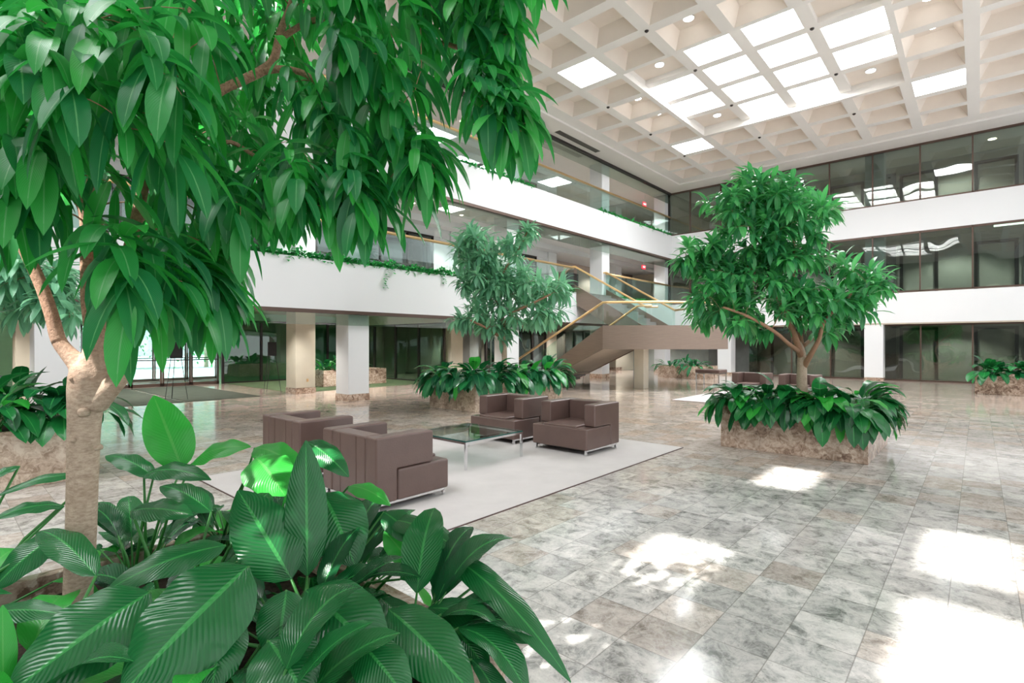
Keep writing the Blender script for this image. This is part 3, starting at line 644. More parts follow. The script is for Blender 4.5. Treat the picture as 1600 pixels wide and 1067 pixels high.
# landing slab
ocx = sum(p[0] for p in outer)/len(outer); ocy = sum(p[1] for p in outer)/len(outer)
inner = [(ocx+(p[0]-ocx)*0.95, ocy+(p[1]-ocy)*0.95) for p in outer]
mb = MB(); mb.prism(inner, lambda p, d: (p[0], p[1], d), ZL-0.3, ZL); mb.build('landing', M['tread'], st)
mb = MB()
th = 0.06
for i in range(len(outer)-1):
    (xa, ya), (xb, yb) = outer[i], outer[i+1]
    mb.quad((xa, ya, 1.50), (xb, yb, 1.50), (xb, yb, 2.36), (xa, ya, 2.36))
    e = Vector((xb-xa, yb-ya)).normalized(); n_ = Vector((-e.y, e.x))*th
    mb.quad((xa+n_.x, ya+n_.y, 2.36), (xb+n_.x, yb+n_.y, 2.36), (xb, yb, 2.36), (xa, ya, 2.36))
    mb.quad((xa+n_.x, ya+n_.y, 2.36), (xb+n_.x, yb+n_.y, 2.36), (xb+n_.x, yb+n_.y, 1.5), (xa+n_.x, ya+n_.y, 1.5))
o = mb.build('landing_cladding', M['brushed'], st)
import bmesh as _bm
_b = _bm.new(); _b.from_mesh(o.data); _bm.ops.remove_doubles(_b, verts=_b.verts, dist=0.001); _b.to_mesh(o.data); _b.free()
MB().prism(inner, lambda p, d: (p[0], p[1], d), 1.50, 1.53).build('landing_soffit', M['stairwhite'], st)
def flight(xa, xb, y0, z0, y1, z1, lab, drop0, drop1):
    n = 12
    mb = MB()
    for i in range(n):
        ya = y0+(y1-y0)*i/n; yb = y0+(y1-y0)*(i+1)/n; z = z0+(z1-z0)*(i+1)/n
        mb.box(xa+0.05, xb-0.05, min(ya, yb), max(ya, yb), z-(z1-z0)/n, z)
    mb.build('treads', M['tread'], st)
    for x in (xa, xb-0.06):
        mb = MB().prism([(y0, z0+drop1), (y1, z1+0.34), (y1, z1-0.52), (y0, z0+drop0)], lambda p, d: (d, p[0], p[1]), x, x+0.06)
        mb.build('stringer', M['brushed'], st)
    MB().prism([(y0, z0+drop0+0.03), (y1, z1-0.49), (y1, z1-0.46), (y0, z0+drop0+0.06)], lambda p, d: (d, p[0], p[1]), xa+0.06, xb-0.06).build('flight_soffit', M['stairwhite'], st)
flight(XA, XB_, YS, 0, YL, ZL, 'lower', -0.0, 0.34)
flight(XC, XD, YL, ZL, YF+0.1, Z2T, 'upper', -0.52, 0.34)
RZ = 1.17
def rail_(pts, name='handrail', r=0.045):
    MB().tube(pts, r, 10).build(name, M['brass'], st, True)
rail_([(XA+0.03, YS+1.0, 0.96), (XA+0.03, YL, ZL+RZ)] + [(p[0], p[1], ZL+RZ) for p in arc[1:]] + [(19.9, 7.1, ZL+RZ)])
rail_([(XB_-0.03, YS+0.4, 1.0), (XB_-0.03, YL, ZL+RZ), (XB_-0.0, YL-0.6, ZL+RZ)])
rail_([(XC+0.03, YL-0.5, ZL+RZ), (XC+0.03, YL, ZL+RZ), (XC+0.03, YF+0.1, Z2T+RZ), (XC+0.03, YF+0.7, Z2T+RZ)])
rail_([(XD-0.03, YL-0.1, ZL+RZ-0.0), (XD-0.03, YL, ZL+RZ), (XD-0.03, YF+0.1, Z2T+RZ), (XD-0.03, YF+0.7, Z2T+RZ)])
rail_([(XD-0.03, YL, ZL+RZ), (19.9, 7.1, ZL+RZ)])
for x in (XA+0.03, XB_-0.03):
    for k in range(3):
        ya = YS+(YL-YS)*k/3; yb = YS+(YL-YS)*(k+1)/3; za = ZL*k/3; zb = ZL*(k+1)/3
        MB().prism([(ya, za+0.3), (yb-0.02, zb+0.3), (yb-0.02, zb+RZ-0.02), (ya, za+RZ-0.05)], lambda p, d: (d, p[0], p[1]), x-0.006, x+0.006).build('glass_panel', M['glass_rail'], st)
for x in (XC+0.03, XD-0.03):
    for k in range(3):
        ya = YL+(YF-YL)*k/3; yb = YL+(YF-YL)*(k+1)/3; za = ZL+(Z2T-ZL)*k/3; zb = ZL+(Z2T-ZL)*(k+1)/3
        MB().prism([(ya, za+0.3), (yb-0.02, zb+0.3), (yb-0.02, zb+RZ-0.02), (ya, za+RZ-0.02)], lambda p, d: (d, p[0], p[1]), x-0.006, x+0.006).build('glass_panel', M['glass_rail'], st)
for k in range(4):
    mb = MB()
    for i in range(k*6, k*6+6):
        (xa, ya), (xb, yb) = arc[i], arc[i+1]; mb.quad((xa, ya, 2.36), (xb, yb, 2.36), (xb, yb, ZL+RZ), (xa, ya, ZL+RZ))
    mb.build('glass_panel', M['glass_rail'], st)
# post under the landing
tag(MB().box(17.95, 18.35, 9.4, 9.8, 0, 1.5).build('support_post', M['cream'], None, bev=0.01), 'square cream post holding up the stair landing', 'post')

# ------------------------------------------------------------------ furniture
def armchair(x, y, face, label, grp):
    """x,y of the back-left corner before turning; face 0 looks to +X"""
    r = empty('armchair', (0, 0, 0), label, 'armchair', grp)
    W_, D_ = 1.05, 0.95
    prof = [(0, .09), (.26, .09), (.26, .418), (.73, .418), (.73, .76), (0, .76)]
    for yy in (0, W_-0.2):
        MB().prism(prof, lambda p, d: (p[0], d, p[1]), yy, yy+0.2).build('armrest', M['leather'], r, bev=0.022, seg=3)
    MB().box(0.003, 0.21, 0.2, W_-0.2, .09, .757).build('backrest', M['leather'], r, bev=0.022, seg=3)
    MB().box(0.262, D_, 0.0, W_, .09, .414).build('seat_base', M['leather'], r, bev=0.025, seg=3)
    MB().box(0.215, D_-0.015, 0.205, W_-0.205, .40, .445).build('seat_cushion', M['leather'], r, bev=0.02, seg=3)
    mb = MB()
    for k in (0.37, 0.68): mb.box(-0.0012, 0.0035, k-0.002, k+0.002, .11, .74)
    mb.build('seam', M['leather'], r)
    for yy in (0.03, W_-0.06):
        MB().box(0.03, D_-0.03, yy, yy+0.03, 0.065, 0.09).build('frame_rail', M['chrome'], r)
        for xx in (0.03, D_-0.06): MB().box(xx, xx+0.03, yy, yy+0.03, 0.012, 0.068).build('leg', M['chrome'], r)
    r.location = (x, y, 0); r.rotation_euler[2] = face
    return r
G1 = 'brown leather armchairs round the glass table'
armchair(2.95, 4.44, 0, 'brown leather armchair seen from behind, the nearer one on the left of the table', G1)
armchair(2.97, 6.08, 0, 'brown leather armchair seen from behind, the farther one on the left of the table', G1)
armchair(7.50, 5.41, PI, 'brown leather armchair at the right end of the rug, facing the glass table', G1)
armchair(7.45, 6.82, PI, 'brown leather armchair beyond the table, standing before the middle planter', G1)
armchair(18.2, 6.0, PI, 'brown leather armchair on the far rug, mostly hidden by the right planter', 'armchairs on the far rug')
armchair(18.2, 4.6, PI, 'brown leather armchair on the far rug, behind the leaves of the right planter', 'armchairs on the far rug')
def glass_table(x0, y0, x1, y1, z, label):
    r = empty('coffee_table', ((x0+x1)/2, (y0+y1)/2, 0), label, 'coffee table')
    MB().box(x0, x1, y0, y1, z, z+0.018).build('glass_top', M['glass_table'], r)
    MB().box(x0, x1, y0-0.002, y0+0.0, z, z+0.018).box(x0-0.002, x0, y0, y1, z, z+0.018).build('glass_edge', M['glass_edge'], r)
    q = 0.03
    MB().box(x0, x1, y0, y0+q, z-0.03, z).box(x0, x1, y1-q, y1, z-0.03, z).box(x0, x0+q, y0+q, y1-q, z-0.03, z).box(x1-q, x1, y0+q, y1-q, z-0.03, z).build('frame', M['chrome'], r)
    for a in (x0, x1-q):
        for b_ in (y0, y1-q): MB().box(a, a+q, b_, b_+q, 0.012, z-0.03).build('leg', M['chrome'], r)
glass_table(4.76, 5.08, 5.92, 6.26, 0.385, 'low square glass coffee table on chrome legs between the four armchairs')
glass_table(16.1, 4.9, 17.1, 6.1, 0.43, 'second low glass coffee table on the far rug, half hidden by leaves')
mat_(2.25, 8.2, 3.6, 7.35, 'rug', 'rug', 'large pale beige rug under the four brown armchairs', 'rug', 'rug_edge')
mat_(14.95, 20.8, 3.6, 6.9, 'rug', 'rug', 'pale rug farther back, seen behind the right planter', 'rug', 'rug_edge')
b_ = empty('bench', (21.6, 8.5, 0), 'low dark brown padded bench on chrome legs before the far planter', 'bench')
MB().box(21.15, 22.05, 7.75, 8.75, 0.50, 0.64).build('cushion', M['leather'], b_, bev=0.03)
MB().box(21.17, 22.03, 7.77, 8.73, 0.46, 0.50).build('frame', M['chrome'], b_)
for x in (21.17, 21.99):
    for y in (7.77, 8.69): MB().box(x, x+0.04, y, y+0.04, 0, 0.46).build('leg', M['chrome'], b_)

# ------------------------------------------------------------------ planters
def planter(x0, x1, y0, y1, h, label, mat='stone', t_=0.06):
    r = MB().prism([(0, 0)], lambda p, d: (0, 0, 0), 0, 0) if False else None
    o = MB()
    o.box(x0, x1, y0, y0+t_, 0, h).box(x0, x1, y1-t_, y1, 0, h).box(x0, x0+t_, y0+t_, y1-t_, 0, h).box(x1-t_, x1, y0+t_, y1-t_, 0, h)
    ob = tag(o.build('planter', M[mat], None, bev=0.006), label, 'planter', 'stone planters in the atrium')
    n = 14; s_ = MB(); vs = []; rg = random.Random(int(x0*7+y0))
    for i in range(n+1):
        for j in range(n+1): vs.append((x0+t_+(x1-x0-2*t_)*i/n, y0+t_+(y1-y0-2*t_)*j/n, h-0.09+rg.uniform(-.012, .012)))
    s_.add(vs, [(i*(n+1)+j, (i+1)*(n+1)+j, (i+1)*(n+1)+j+1, i*(n+1)+j+1) for i in range(n) for j in range(n)])
    s_.build('soil', M['soil'], ob)
    return ob
planter(-0.85, 1.30, 1.19, 3.12, 0.68, 'brown marble planter in the near left corner holding the big tree')
planter(8.77, 10.85, 1.15, 3.19, 0.68, 'brown marble planter on the open floor at the right, under a bushy tree')
planter(8.98, 12.6, 9.25, 11.0, 0.68, 'brown marble planter behind the armchairs, under the slender tree', 'stone_light')
planter(-2.6, 1.42, 8.4, 10.4, 0.68, 'pale brown marble planter at the left edge behind the big trunk', 'stone_light')
planter(24.6, 26.4, 9.75, 12.1, 0.60, 'low marble planter beneath the stair landing, far back')
planter(23.7, 25.6, -3.4, 0.09, 0.62, 'low marble planter at the right edge before the ground-floor windows')
planter(10.3, 13.2, 19.1, 20.6, 0.65, 'marble planter under the balcony, half hidden by the white column')

# ------------------------------------------------------------------ leaves
def leaf(mb, base, d, up, L, W_, droop=0.8, nseg=6, fold=0.25, ncross=1, wave=0.0, tipw=1.0, g=Vector((0, 0, -1)), peak=0.45, curl=0.0):
    """blade growing from base along d, bending towards g; UV u along the blade, v across"""
    d = d.normalized(); side = d.cross(up)
    if side.length < 1e-4: side = d.orthogonal()
    side.normalize(); p = Vector(base); rows = []
    step = L/nseg; ph = random.random()*6
    for i in range(nseg+1):
        u = i/nseg
        w_ = (u**0.62)*((1-u)**(0.75*tipw)); mx = (peak**0.62)*((1-peak)**(0.75*tipw)) if True else 1
        w_ = W_*0.5*min(1.12, w_/mx) if 0 < u < 1 else (W_*0.04 if u == 0 else 0.0005)
        nrm = side.cross(d).normalized()
        row = []
        for c in range(-ncross, ncross+1):
            v = c/ncross
            lift = abs(v)*fold*w_ + wave*w_*math.sin(ph+u*14+v*2)*abs(v) - curl*w_*v*v
            row.append(p + side*(w_*v) + nrm*lift)
        rows.append(row)
        if i < nseg:
            p = p + d*step
            d = (d + g*(droop*step/L)).normalized()
            side = (side - d*side.dot(d)).normalized()
    n = 2*ncross+1; vs = [q for r_ in rows for q in r_]; fs = []; uvs = []
    for i in range(nseg):
        for c in range(n-1):
            fs.append((i*n+c, i*n+c+1, (i+1)*n+c+1, (i+1)*n+c))
            uvs.append(((i/nseg, c/(n-1)), (i/nseg, (c+1)/(n-1)), ((i+1)/nseg, (c+1)/(n-1)), ((i+1)/nseg, c/(n-1))))
    mb.add(vs, fs, uvs)

def lily(x, y, z, n, h, L, seed, label, grp, mat='leaf_far', bias=None, nseg=6, spread=0.16, wl=0.42, young=0.0, sag=0.0):
    random.seed(seed); r = empty('peace_lily', (x, y, z), label, 'plant', grp)
    a_, s_, yg = MB(), MB(), MB()
    for i in range(n):
        az = random.uniform(0, 2*PI)
        if bias is not None and random.random() < 0.62: az = bias + random.gauss(0, 0.6)
        q = random.random(); out = Vector((math.cos(az), math.sin(az), 0))
        b0 = Vector((x, y, z-0.03)) + out*random.uniform(0, 0.07)
        hh = h*random.uniform(0.55, 1.1)*(1-0.35*q); rr = spread*(0.4+1.6*q)
        p1 = b0 + out*rr + Vector((0, 0, hh))
        mid = b0 + out*rr*0.35 + Vector((0, 0, hh*0.62))
        s_.tube([b0, mid, p1], [0.006, 0.005, 0.004], 5)
        el = 1.15 - sag*0.5 - (1.75+sag)*q + random.uniform(-.25, .25)
        d = out*math.cos(el) + Vector((0, 0, math.sin(el)))
        l_ = L*random.uniform(0.75, 1.15)
        leaf(yg if random.random() < young else a_, p1, d, Vector((0, 0, 1)), l_, l_*wl*random.uniform(.85, 1.1), random.uniform(0.9, 1.9), nseg, 0.22, 1, 0.08)
    a_.build('leaves', M[mat], r, True); s_.build('stems', M['stem'], r, True)
    if yg.v: yg.build('young_leaves', M['leaf_young'], r, True)
    return r

def grow_tree(name, label, trunk, branches, anchors, leafm, leaf_p, seed, twig_r=0.006, bark='bark', hang=None, fuse=()):
    """trunk / branches: lists of (Vector, radius); anchors: Vectors where a rosette of leaves sits"""
    random.seed(seed)
    root = empty(name, trunk[0][0], label, 'tree')
    tm = MB().tube([p for p, _ in trunk], [r for _, r in trunk], 20)
    for bi, cnt in fuse: tm.tube([p for p, _ in branches[bi][:cnt]], [r for _, r in branches[bi][:cnt]], 16)
    to = tm.build('trunk', M[bark], root, True)
    if fuse:
        rm = to.modifiers.new('join', 'REMESH'); rm.mode = 'VOXEL'; rm.voxel_size = 0.005; rm.use_smooth_shade = True
        sm = to.modifiers.new('soften', 'SMOOTH'); sm.factor = 0.6; sm.iterations = 14
    nodes = []
    cut = dict(fuse)
    for bi, br in enumerate(branches):
        bb = br[max(0, cut.get(bi, 1)-2):]
        if len(bb) > 2: MB().tube([p for p, _ in bb], [r for _, r in bb], 10).build('branch', M[bark if fuse else 'twig'], root, True)
    for br in branches + [trunk[len(trunk)//2:]]:
        for (pa, ra), (pb, rb) in zip(br[:-1], br[1:]):
            m_ = max(2, int((pb-pa).length/0.12))
            for i in range(m_+1): nodes.append((pa.lerp(pb, i/m_), min(ra, rb)*0.5))
    tw = MB(); fo = MB()
    todo = [(min((n[0]-a).length for n in nodes), i) for i, a in enumerate(anchors)]; todo.sort()
    L0, L1, wr, nl, nseg, fold, outw, dr, tiplen = leaf_p
    for _, i in todo:
        a = anchors[i]
        best = min(nodes, key=lambda n: (n[0]-a).length + (0.25 if n[0].z > a.z+0.1 else 0))
        q = best[0]; D = (a-q).length
        mid = q.lerp(a, 0.5) + Vector((0, 0, 0.12*D)); r0 = max(twig_r*0.5, min(best[1], twig_r*(0.8+0.8*D)))
        ps = [q, q.lerp(mid, 0.5)+Vector((0, 0, 0.03*D)), mid, a.lerp(mid, 0.4)+Vector((0, 0, 0.05*D)), a]
        tw.tube(ps, [r0, r0*0.9, r0*0.8, r0*0.65, r0*0.5], 5)
        for p in ps[1:]: nodes.append((p, r0*0.6))
        ax = (a-mid); ax = ax.normalized() if ax.length > 1e-4 else Vector((0, 0, -1))
        if hang: ax = (ax*0.35+hang).normalized()
        k = random.randint(nl-2, nl+2); a0 = random.random()*6
        s1 = ax.orthogonal().normalized(); s2 = ax.cross(s1)
        for j in range(k):
            th = a0 + j*2.4; u = j/k
            b0 = a - ax*(tiplen*u)
            d = ax*(0.9-u*0.9) + (s1*math.cos(th)+s2*math.sin(th))*outw + Vector((0, 0, random.uniform(-.25, .1)))
            d += Vector((random.gauss(0, .15), random.gauss(0, .15), 0)); d.normalize()
            l_ = random.uniform(L0, L1)
            leaf(fo, b0, d, Vector((0, 0, 1)) if abs(d.z) < 0.93 else out_any(d), l_, l_*wr*random.uniform(.85, 1.15), dr*random.uniform(.6, 1.3), nseg, fold, 1, 0.0)
    tw.build('twigs', M['twig'], root, True); fo.build('foliage', M[leafm], root, True)
    return root
def out_any(d): return Vector((FW[0]*-1, FW[1]*-1, 0.2))
def chain(pts, k):   # [(px,py,rpx[,dk])] -> [(Vector, r)]
    out = []
    for p in pts:
        kk = k + (p[3] if len(p) > 3 else 0); out.append((at(p[0], p[1], kk), p[2]/FPX*kk*math.cos(math.atan((p[0]-800)/FPX))))
    return out
def smooth_chain(c, n=4):
    out = []
    P = [p for p, _ in c]; R = [r for _, r in c]
    for i in range(len(c)-1):
        a = P[max(i-1, 0)]; b1 = P[i]; b2 = P[i+1]; d = P[min(i+2, len(P)-1)]
        for s_ in range(n):
            u = s_/n
            q = 0.5*((2*b1) + (b2-a)*u + (2*a-5*b1+4*b2-d)*u*u + (-a+3*b1-3*b2+d)*u**3)
            out.append((q, R[i]*(1-u)+R[i+1]*u))
    out.append(c[-1]); return out

# ---- right tree
K = 8.77
tr = smooth_chain(chain([(1256, 648, 9), (1253, 600, 8.5), (1253, 570, 8), (1252, 548, 6), (1247, 535, 5)], K))
brs = [smooth_chain(chain(c, K)) for c in (
    [(1253, 560, 6), (1240, 520, 5, -.1), (1225, 480, 5, -.15), (1195, 440, 4, -.1), (1165, 415, 3, 0)],
    [(1254, 555, 5), (1250, 520, 4, .15), (1245, 480, 4, .2), (1215, 430, 3.5, .2), (1190, 360, 3, .1), (1185, 300, 2, 0)],
    [(1255, 575, 5.5), (1268, 552, 4.5, -.2), (1280, 530, 3.5, -.3), (1290, 500, 3, -.3), (1330, 460, 2.5, -.2)],
    [(1250, 550, 4), (1232, 537, 3.5, -.3), (1210, 518, 3, -.5), (1170, 495, 2.5, -.6), (1130, 480, 2, -.6)],
    [(1256, 540, 3.5), (1270, 528, 3, .3), (1300, 500, 2.5, .5), (1340, 470, 2, .5)],
    [(1225, 480, 3.5), (1240, 430, 3, 0), (1240, 380, 2.5, .1), (1225, 330, 2, 0)])]
random.seed(11)
blobs = [(1177, 284, 26, 14), (1215, 300, 42, 22), (1150, 318, 52, 22), (1190, 325, 66, 32), (1245, 338, 52, 28), (1288, 334, 18, 12),
         (1175, 372, 46, 28), (1235, 380, 44, 34), (1092, 392, 24, 18), (1110, 414, 38, 22), (1074, 420, 16, 9), (1130, 436, 46, 32),
         (1118, 472, 42, 24), (1100, 500, 26, 12), (1160, 485, 48, 28), (1168, 515, 30, 14), (1200, 425, 46, 34), (1228, 462, 40, 26),
         (1255, 484, 40, 28), (1312, 415, 34, 16), (1345, 430, 32, 18), (1372, 450, 16, 8), (1322, 462, 44, 28), (1285, 485, 40, 22), (1338, 488, 26, 16), (1290, 520, 20, 8)]
anc = []
for (cx, cy, rx, ry) in blobs:
    for i in range(max(4, int(PI*rx*ry/190))):
        r_ = math.sqrt(random.random()); a_ = random.random()*2*PI
        dk = random.uniform(-1, 1)*min(0.9, rx/FPX*K*1.4)
        anc.append(at(cx+rx*r_*math.cos(a_), cy-4+ry*r_*math.sin(a_), K+dk))
grow_tree('indoor_tree', 'broad bushy green tree in the right planter before the windowed facade', tr, brs, anc, 'leaf_tree', (0.25, 0.36, 0.27, 11, 4, 0.25, 0.8, 1.2, 0.14), 5, 0.006)
# ---- middle tree
K = 14.7
tr = smooth_chain(chain([(788, 590, 4.5), (788, 560, 4), (787, 530, 4), (785, 500, 3.5), (780, 470, 3), (776, 440, 2.5)], K))
brs = [smooth_chain(chain(c, K)) for c in (
    [(786, 510, 3), (800, 490, 2.5, -.3), (830, 475, 2, -.5), (860, 460, 1.5, -.5)], [(782, 480, 2.5), (765, 450, 2, .2), (750, 410, 2, .3), (740, 375, 1.5, .2)],
    [(778, 450, 2.5), (790, 420, 2, 0), (810, 390, 1.5, 0), (824, 362, 1.2, 0)], [(787, 530, 3), (765, 515, 2, -.4), (735, 500, 1.5, -.6)])]
blobs = [(740, 366, 26, 14), (718, 380, 16, 14), (745, 395, 34, 22), (816, 376, 18, 9), (826, 356, 5, 8), (800, 392, 22, 12), (760, 424, 40, 16), (790, 430, 36, 18),
         (732, 438, 16, 14), (755, 455, 32, 14), (820, 454, 34, 18), (858, 450, 30, 14), (880, 458, 12, 8), (760, 482, 34, 14), (738, 500, 24, 10), (770, 510, 30, 10),
         (828, 492, 38, 16), (866, 490, 16, 14), (795, 522, 8, 14), (720, 506, 12, 8), (852, 505, 10, 6)]
anc = []
for (cx, cy, rx, ry) in blobs:
    for i in range(max(4, int(PI*rx*ry/105))):
        r_ = math.sqrt(random.random()); a_ = random.random()*2*PI
        anc.append(at(cx+rx*r_*math.cos(a_), cy-2+ry*r_*math.sin(a_), K+random.uniform(-1, 1)*min(0.9, rx/FPX*K*1.2)))
grow_tree('indoor_tree', 'slender tiered green tree in the middle planter behind the armchairs', tr, brs, anc, 'leaf_pale', (0.34, 0.50, 0.23, 11, 4, 0.25, 0.85, 1.0, 0.18), 6, 0.008)
# ---- left edge tree
K = 7.0
tr = smooth_chain(chain([(-120, 640, 9), (-118, 560, 8), (-110, 480, 7), (-90, 400, 5)], K))
brs = [smooth_chain(chain([(-115, 520, 6), (-70, 470, 4, -.3), (-10, 440, 3, -.4), (60, 430, 2, -.4)], K)), smooth_chain(chain([(-100, 430, 5), (-50, 400, 3), (20, 390, 2)], K))]
anc = []
for (cx, cy, rx, ry) in [(20, 440, 50, 30), (70, 465, 42, 22), (30, 475, 50, 18), (95, 440, 18, 25), (-60, 420, 50, 50), (20, 400, 50, 20), (110, 490, 12, 12)]:
    for i in range(int(PI*rx*ry/300)+3):
        r_ = math.sqrt(random.random()); a_ = random.random()*2*PI
        anc.append(at(cx+rx*r_*math.cos(a_), cy+ry*r_*math.sin(a_), K+random.uniform(-.7, .7)))
grow_tree('indoor_tree', 'dark green tree behind the big trunk at the left edge', tr, brs, anc, 'leaf_pale', (0.26, 0.40, 0.24, 12, 4, 0.25, 0.75, 1.1, 0.12), 7, 0.010)

# ---- big front tree
K = 1.85
tr = smooth_chain(chain([(119, 1045, 26), (121, 950, 25), (126, 850, 26), (129, 750, 26.5), (132, 660, 28), (136, 610, 33), (139, 588, 34), (140, 574, 30), (141, 566, 20), (141, 562, 6)], K), 5)
brs = [smooth_chain(chain(c, K), 5) for c in (
    [(136, 590, 24), (122, 568, 19), (105, 550, 15), (91, 530, 13.5), (80, 490, 12.5), (62, 440, 12), (35, 385, 11), (10, 350, 10), (-15, 280, 8, .1), (-40, 180, 6, .2)],
    [(144, 590, 29), (148, 560, 23), (149, 525, 18), (140, 470, 15), (137, 400, 13), (133, 330, 12), (110, 290, 10), (85, 200, 8, .1), (60, 60, 6, .1), (50, -60, 5)],
    [(152, 592, 26), (160, 560, 18), (164, 520, 14), (166, 450, 12), (160, 400, 11), (150, 330, 9, .2), (140, 250, 8, .3), (170, 120, 7, .4), (190, -40, 5, .4)],
    [(148, 632, 24), (168, 610, 20), (188, 590, 16), (197, 580, 13), (202, 566, 9)],
    [(165, 470, 11, .1), (195, 410, 11, .1), (212, 350, 11, .05), (222, 300, 10), (234, 250, 9), (238, 190, 8, -.05), (250, 100, 7, -.1), (300, 0, 6, -.1), (330, -80, 5, -.1)],
    [(234, 250, 8), (290, 190, 8, .1), (340, 145, 8, .2), (380, 125, 8, .25), (410, 110, 8, .3), (428, 92, 7, .3), (438, 50, 6, .35), (455, 5, 5, .4), (470, -60, 4, .4)],
    [(405, 112, 7, .3), (440, 108, 6, .3), (475, 115, 5, .3), (500, 135, 4, .3), (520, 150, 3.5, .3), (560, 175, 3, .3)],
    [(213, 350, 7, .05), (240, 318, 6, .1), (270, 300, 5, .15), (320, 270, 4, .2), (352, 222, 4, .2), (400, 245, 3.5, .25), (445, 275, 3, .25)],
    [(438, 60, 5, .35), (500, 30, 5, .4), (580, 50, 4.5, .5), (660, 60, 4, .5), (730, 80, 3.5, .5), (770, 110, 3, .5)],
    [(455, 10, 4, .4), (560, -40, 4.5, .5), (680, -60, 4, .5), (780, -40, 3.5, .5)])]
poly = [(-60, -120), (830, -120), (838, -25), (815, 30), (800, 62), (792, 120), (800, 165), (778, 190), (735, 165), (690, 120), (655, 170), (640, 215), (650, 262), (668, 290), (640, 285), (600, 215), (565, 225), (575, 300), (545, 335),
        (505, 325), (470, 290), (430, 245), (400, 260), (395, 320), (350, 345), (352, 430), (322, 440), (300, 400), (270, 440), (255, 478), (205, 455), (170, 440), (140, 380), (70, 350), (0, 370), (-60, 380)]
def inside(x, y):
    c = False; n = len(poly)
    for i in range(n):
        (x1, y1), (x2, y2) = poly[i], poly[(i+1) % n]
        if (y1 > y) != (y2 > y) and x < (x2-x1)*(y-y1)/(y2-y1)+x1: c = not c
    return c
random.seed(21); anc = []
cells = []
for gx_ in range(-60, 860, 40):
    for gy_ in range(-120, 500, 40):
        for _ in range(1):
            x = gx_+random.uniform(0, 40); y = gy_+random.uniform(0, 40)
            if inside(x, y): cells.append((x, y))
for (x, y) in cells:
    u = min(1, max(0, x/800))
    if 90 < x < 235 and 235 < y < 430 and random.random() < .88: continue
    kk = 1.45 + 0.75*u + random.uniform(-.12, .95 if x < 500 else .3)
    if 350 < x < 480 and -20 < y < 130: kk = max(kk, 2.35)
    if 195 < x < 260 and 150 < y < 380: kk = max(kk, 2.1)
    anc.append(at(x, y, kk))
for (x, y, k) in [(192, 432, 1.35), (205, 470, 1.3), (248, 478, 1.4), (285, 440, 1.5), (330, 468, 1.75), (338, 430, 1.8), (375, 350, 1.7), (400, 330, 1.9), (440, 330, 1.9), (470, 300, 1.8), (520, 335, 1.9), (555, 340, 1.85), (570, 310, 1.9),
                  (640, 250, 2.0), (655, 300, 2.0), (668, 275, 1.9), (745, 175, 2.0), (775, 185, 1.95), (790, 205, 1.95), (780, 150, 2.0), (795, 110, 2.1), (800, 60, 2.1), (838, -30, 2.0), (60, 330, 1.5), (20, 360, 1.6), (70, 250, 1.4),
                  (345, 480, 1.7), (352, 455, 1.75), (300, 470, 1.6), (435, 325, 1.9), (490, 320, 1.9), (578, 335, 1.9), (600, 320, 1.95), (682, 268, 2.0), (815, 205, 1.95), (800, 215, 2.0), (825, 190, 2.0), (30, 120, 1.25), (60, 60, 1.3), (120, 150, 1.25), (150, 60, 1.3), (230, 100, 1.3), (285, 150, 1.3), (90, 180, 1.25), (200, 200, 1.3), (280, 240, 1.35), (330, 60, 1.4)]:
    anc.append(at(x, y, k)); anc.append(at(x+random.uniform(-10, 10), y-30, k+0.1))
grow_tree('indoor_tree', 'large drooping green tree filling the upper left, its trunk close to the camera', tr, brs, anc, 'leaf_front', (0.14, 0.245, 0.245, 10, 7, 0.28, 0.50, 1.6, 0.19), 8, 0.0038, 'bark_big', Vector((RT[0]*0.35, RT[1]*0.35, -0.75)), ((0, 16), (1, 16), (2, 16), (3, 99)))
# trunk knots
tk = bpy.data.objects.get('indoor_tree.003')
for (x, y, r_) in [(127, 645, 5), (112, 592, 3), (150, 700, 3), (113, 688, 2.5)]:
    c_ = at(x, y, K-0.055); mb = MB(); mb.tube([c_+Vector((0, 0, 0))+Vector((FW[0], FW[1], 0))*0.02, c_, c_-Vector((FW[0], FW[1], 0))*0.008], [r_/FPX*K*1.5, r_/FPX*K*1.4, r_/FPX*K*0.7], 10)
    mb.build('knot', M['bark_big'], tk, True)

# ------------------------------------------------------------------ peace lilies
G = 'peace lilies in the right planter'; z = 0.6
pos = [(9.0, 2.95, 2.6, 'back left corner of the right planter'), (9.0, 2.55, 3.14, 'front edge of the right planter, leftmost'), (9.0, 2.15, 3.14, 'front edge of the right planter, left of the middle'),
       (9.0, 1.78, 3.14, 'front edge of the right planter, right of the middle'), (9.02, 1.4, 3.6, 'front right corner of the right planter'), (9.5, 1.38, -1.4, 'right side of the right planter, near end'),
       (10.1, 1.38, -1.2, 'right side of the right planter, middle'), (10.6, 1.5, -0.6, 'far right corner of the right planter'), (9.5, 2.6, None, 'left of the tree trunk in the right planter'),
       (9.45, 1.9, None, 'before the tree trunk in the right planter'), (9.6, 3.0, 1.57, 'left side of the right planter'), (10.3, 2.7, None, 'behind the tree trunk in the right planter')]
for i, (x, y, bb, w_) in enumerate(pos):
    lily(x, y, z, 34 if bb else 24, 0.34, 0.46, 100+i, 'glossy dark peace lily at the ' + w_ if 'edge' in w_ or 'corner' in w_ or 'side' in w_ else 'glossy dark peace lily ' + w_, G, 'leaf_lily', bb, 6, 0.19, 0.42, 0.10, 0.5)
G = 'peace lilies in the middle planter'
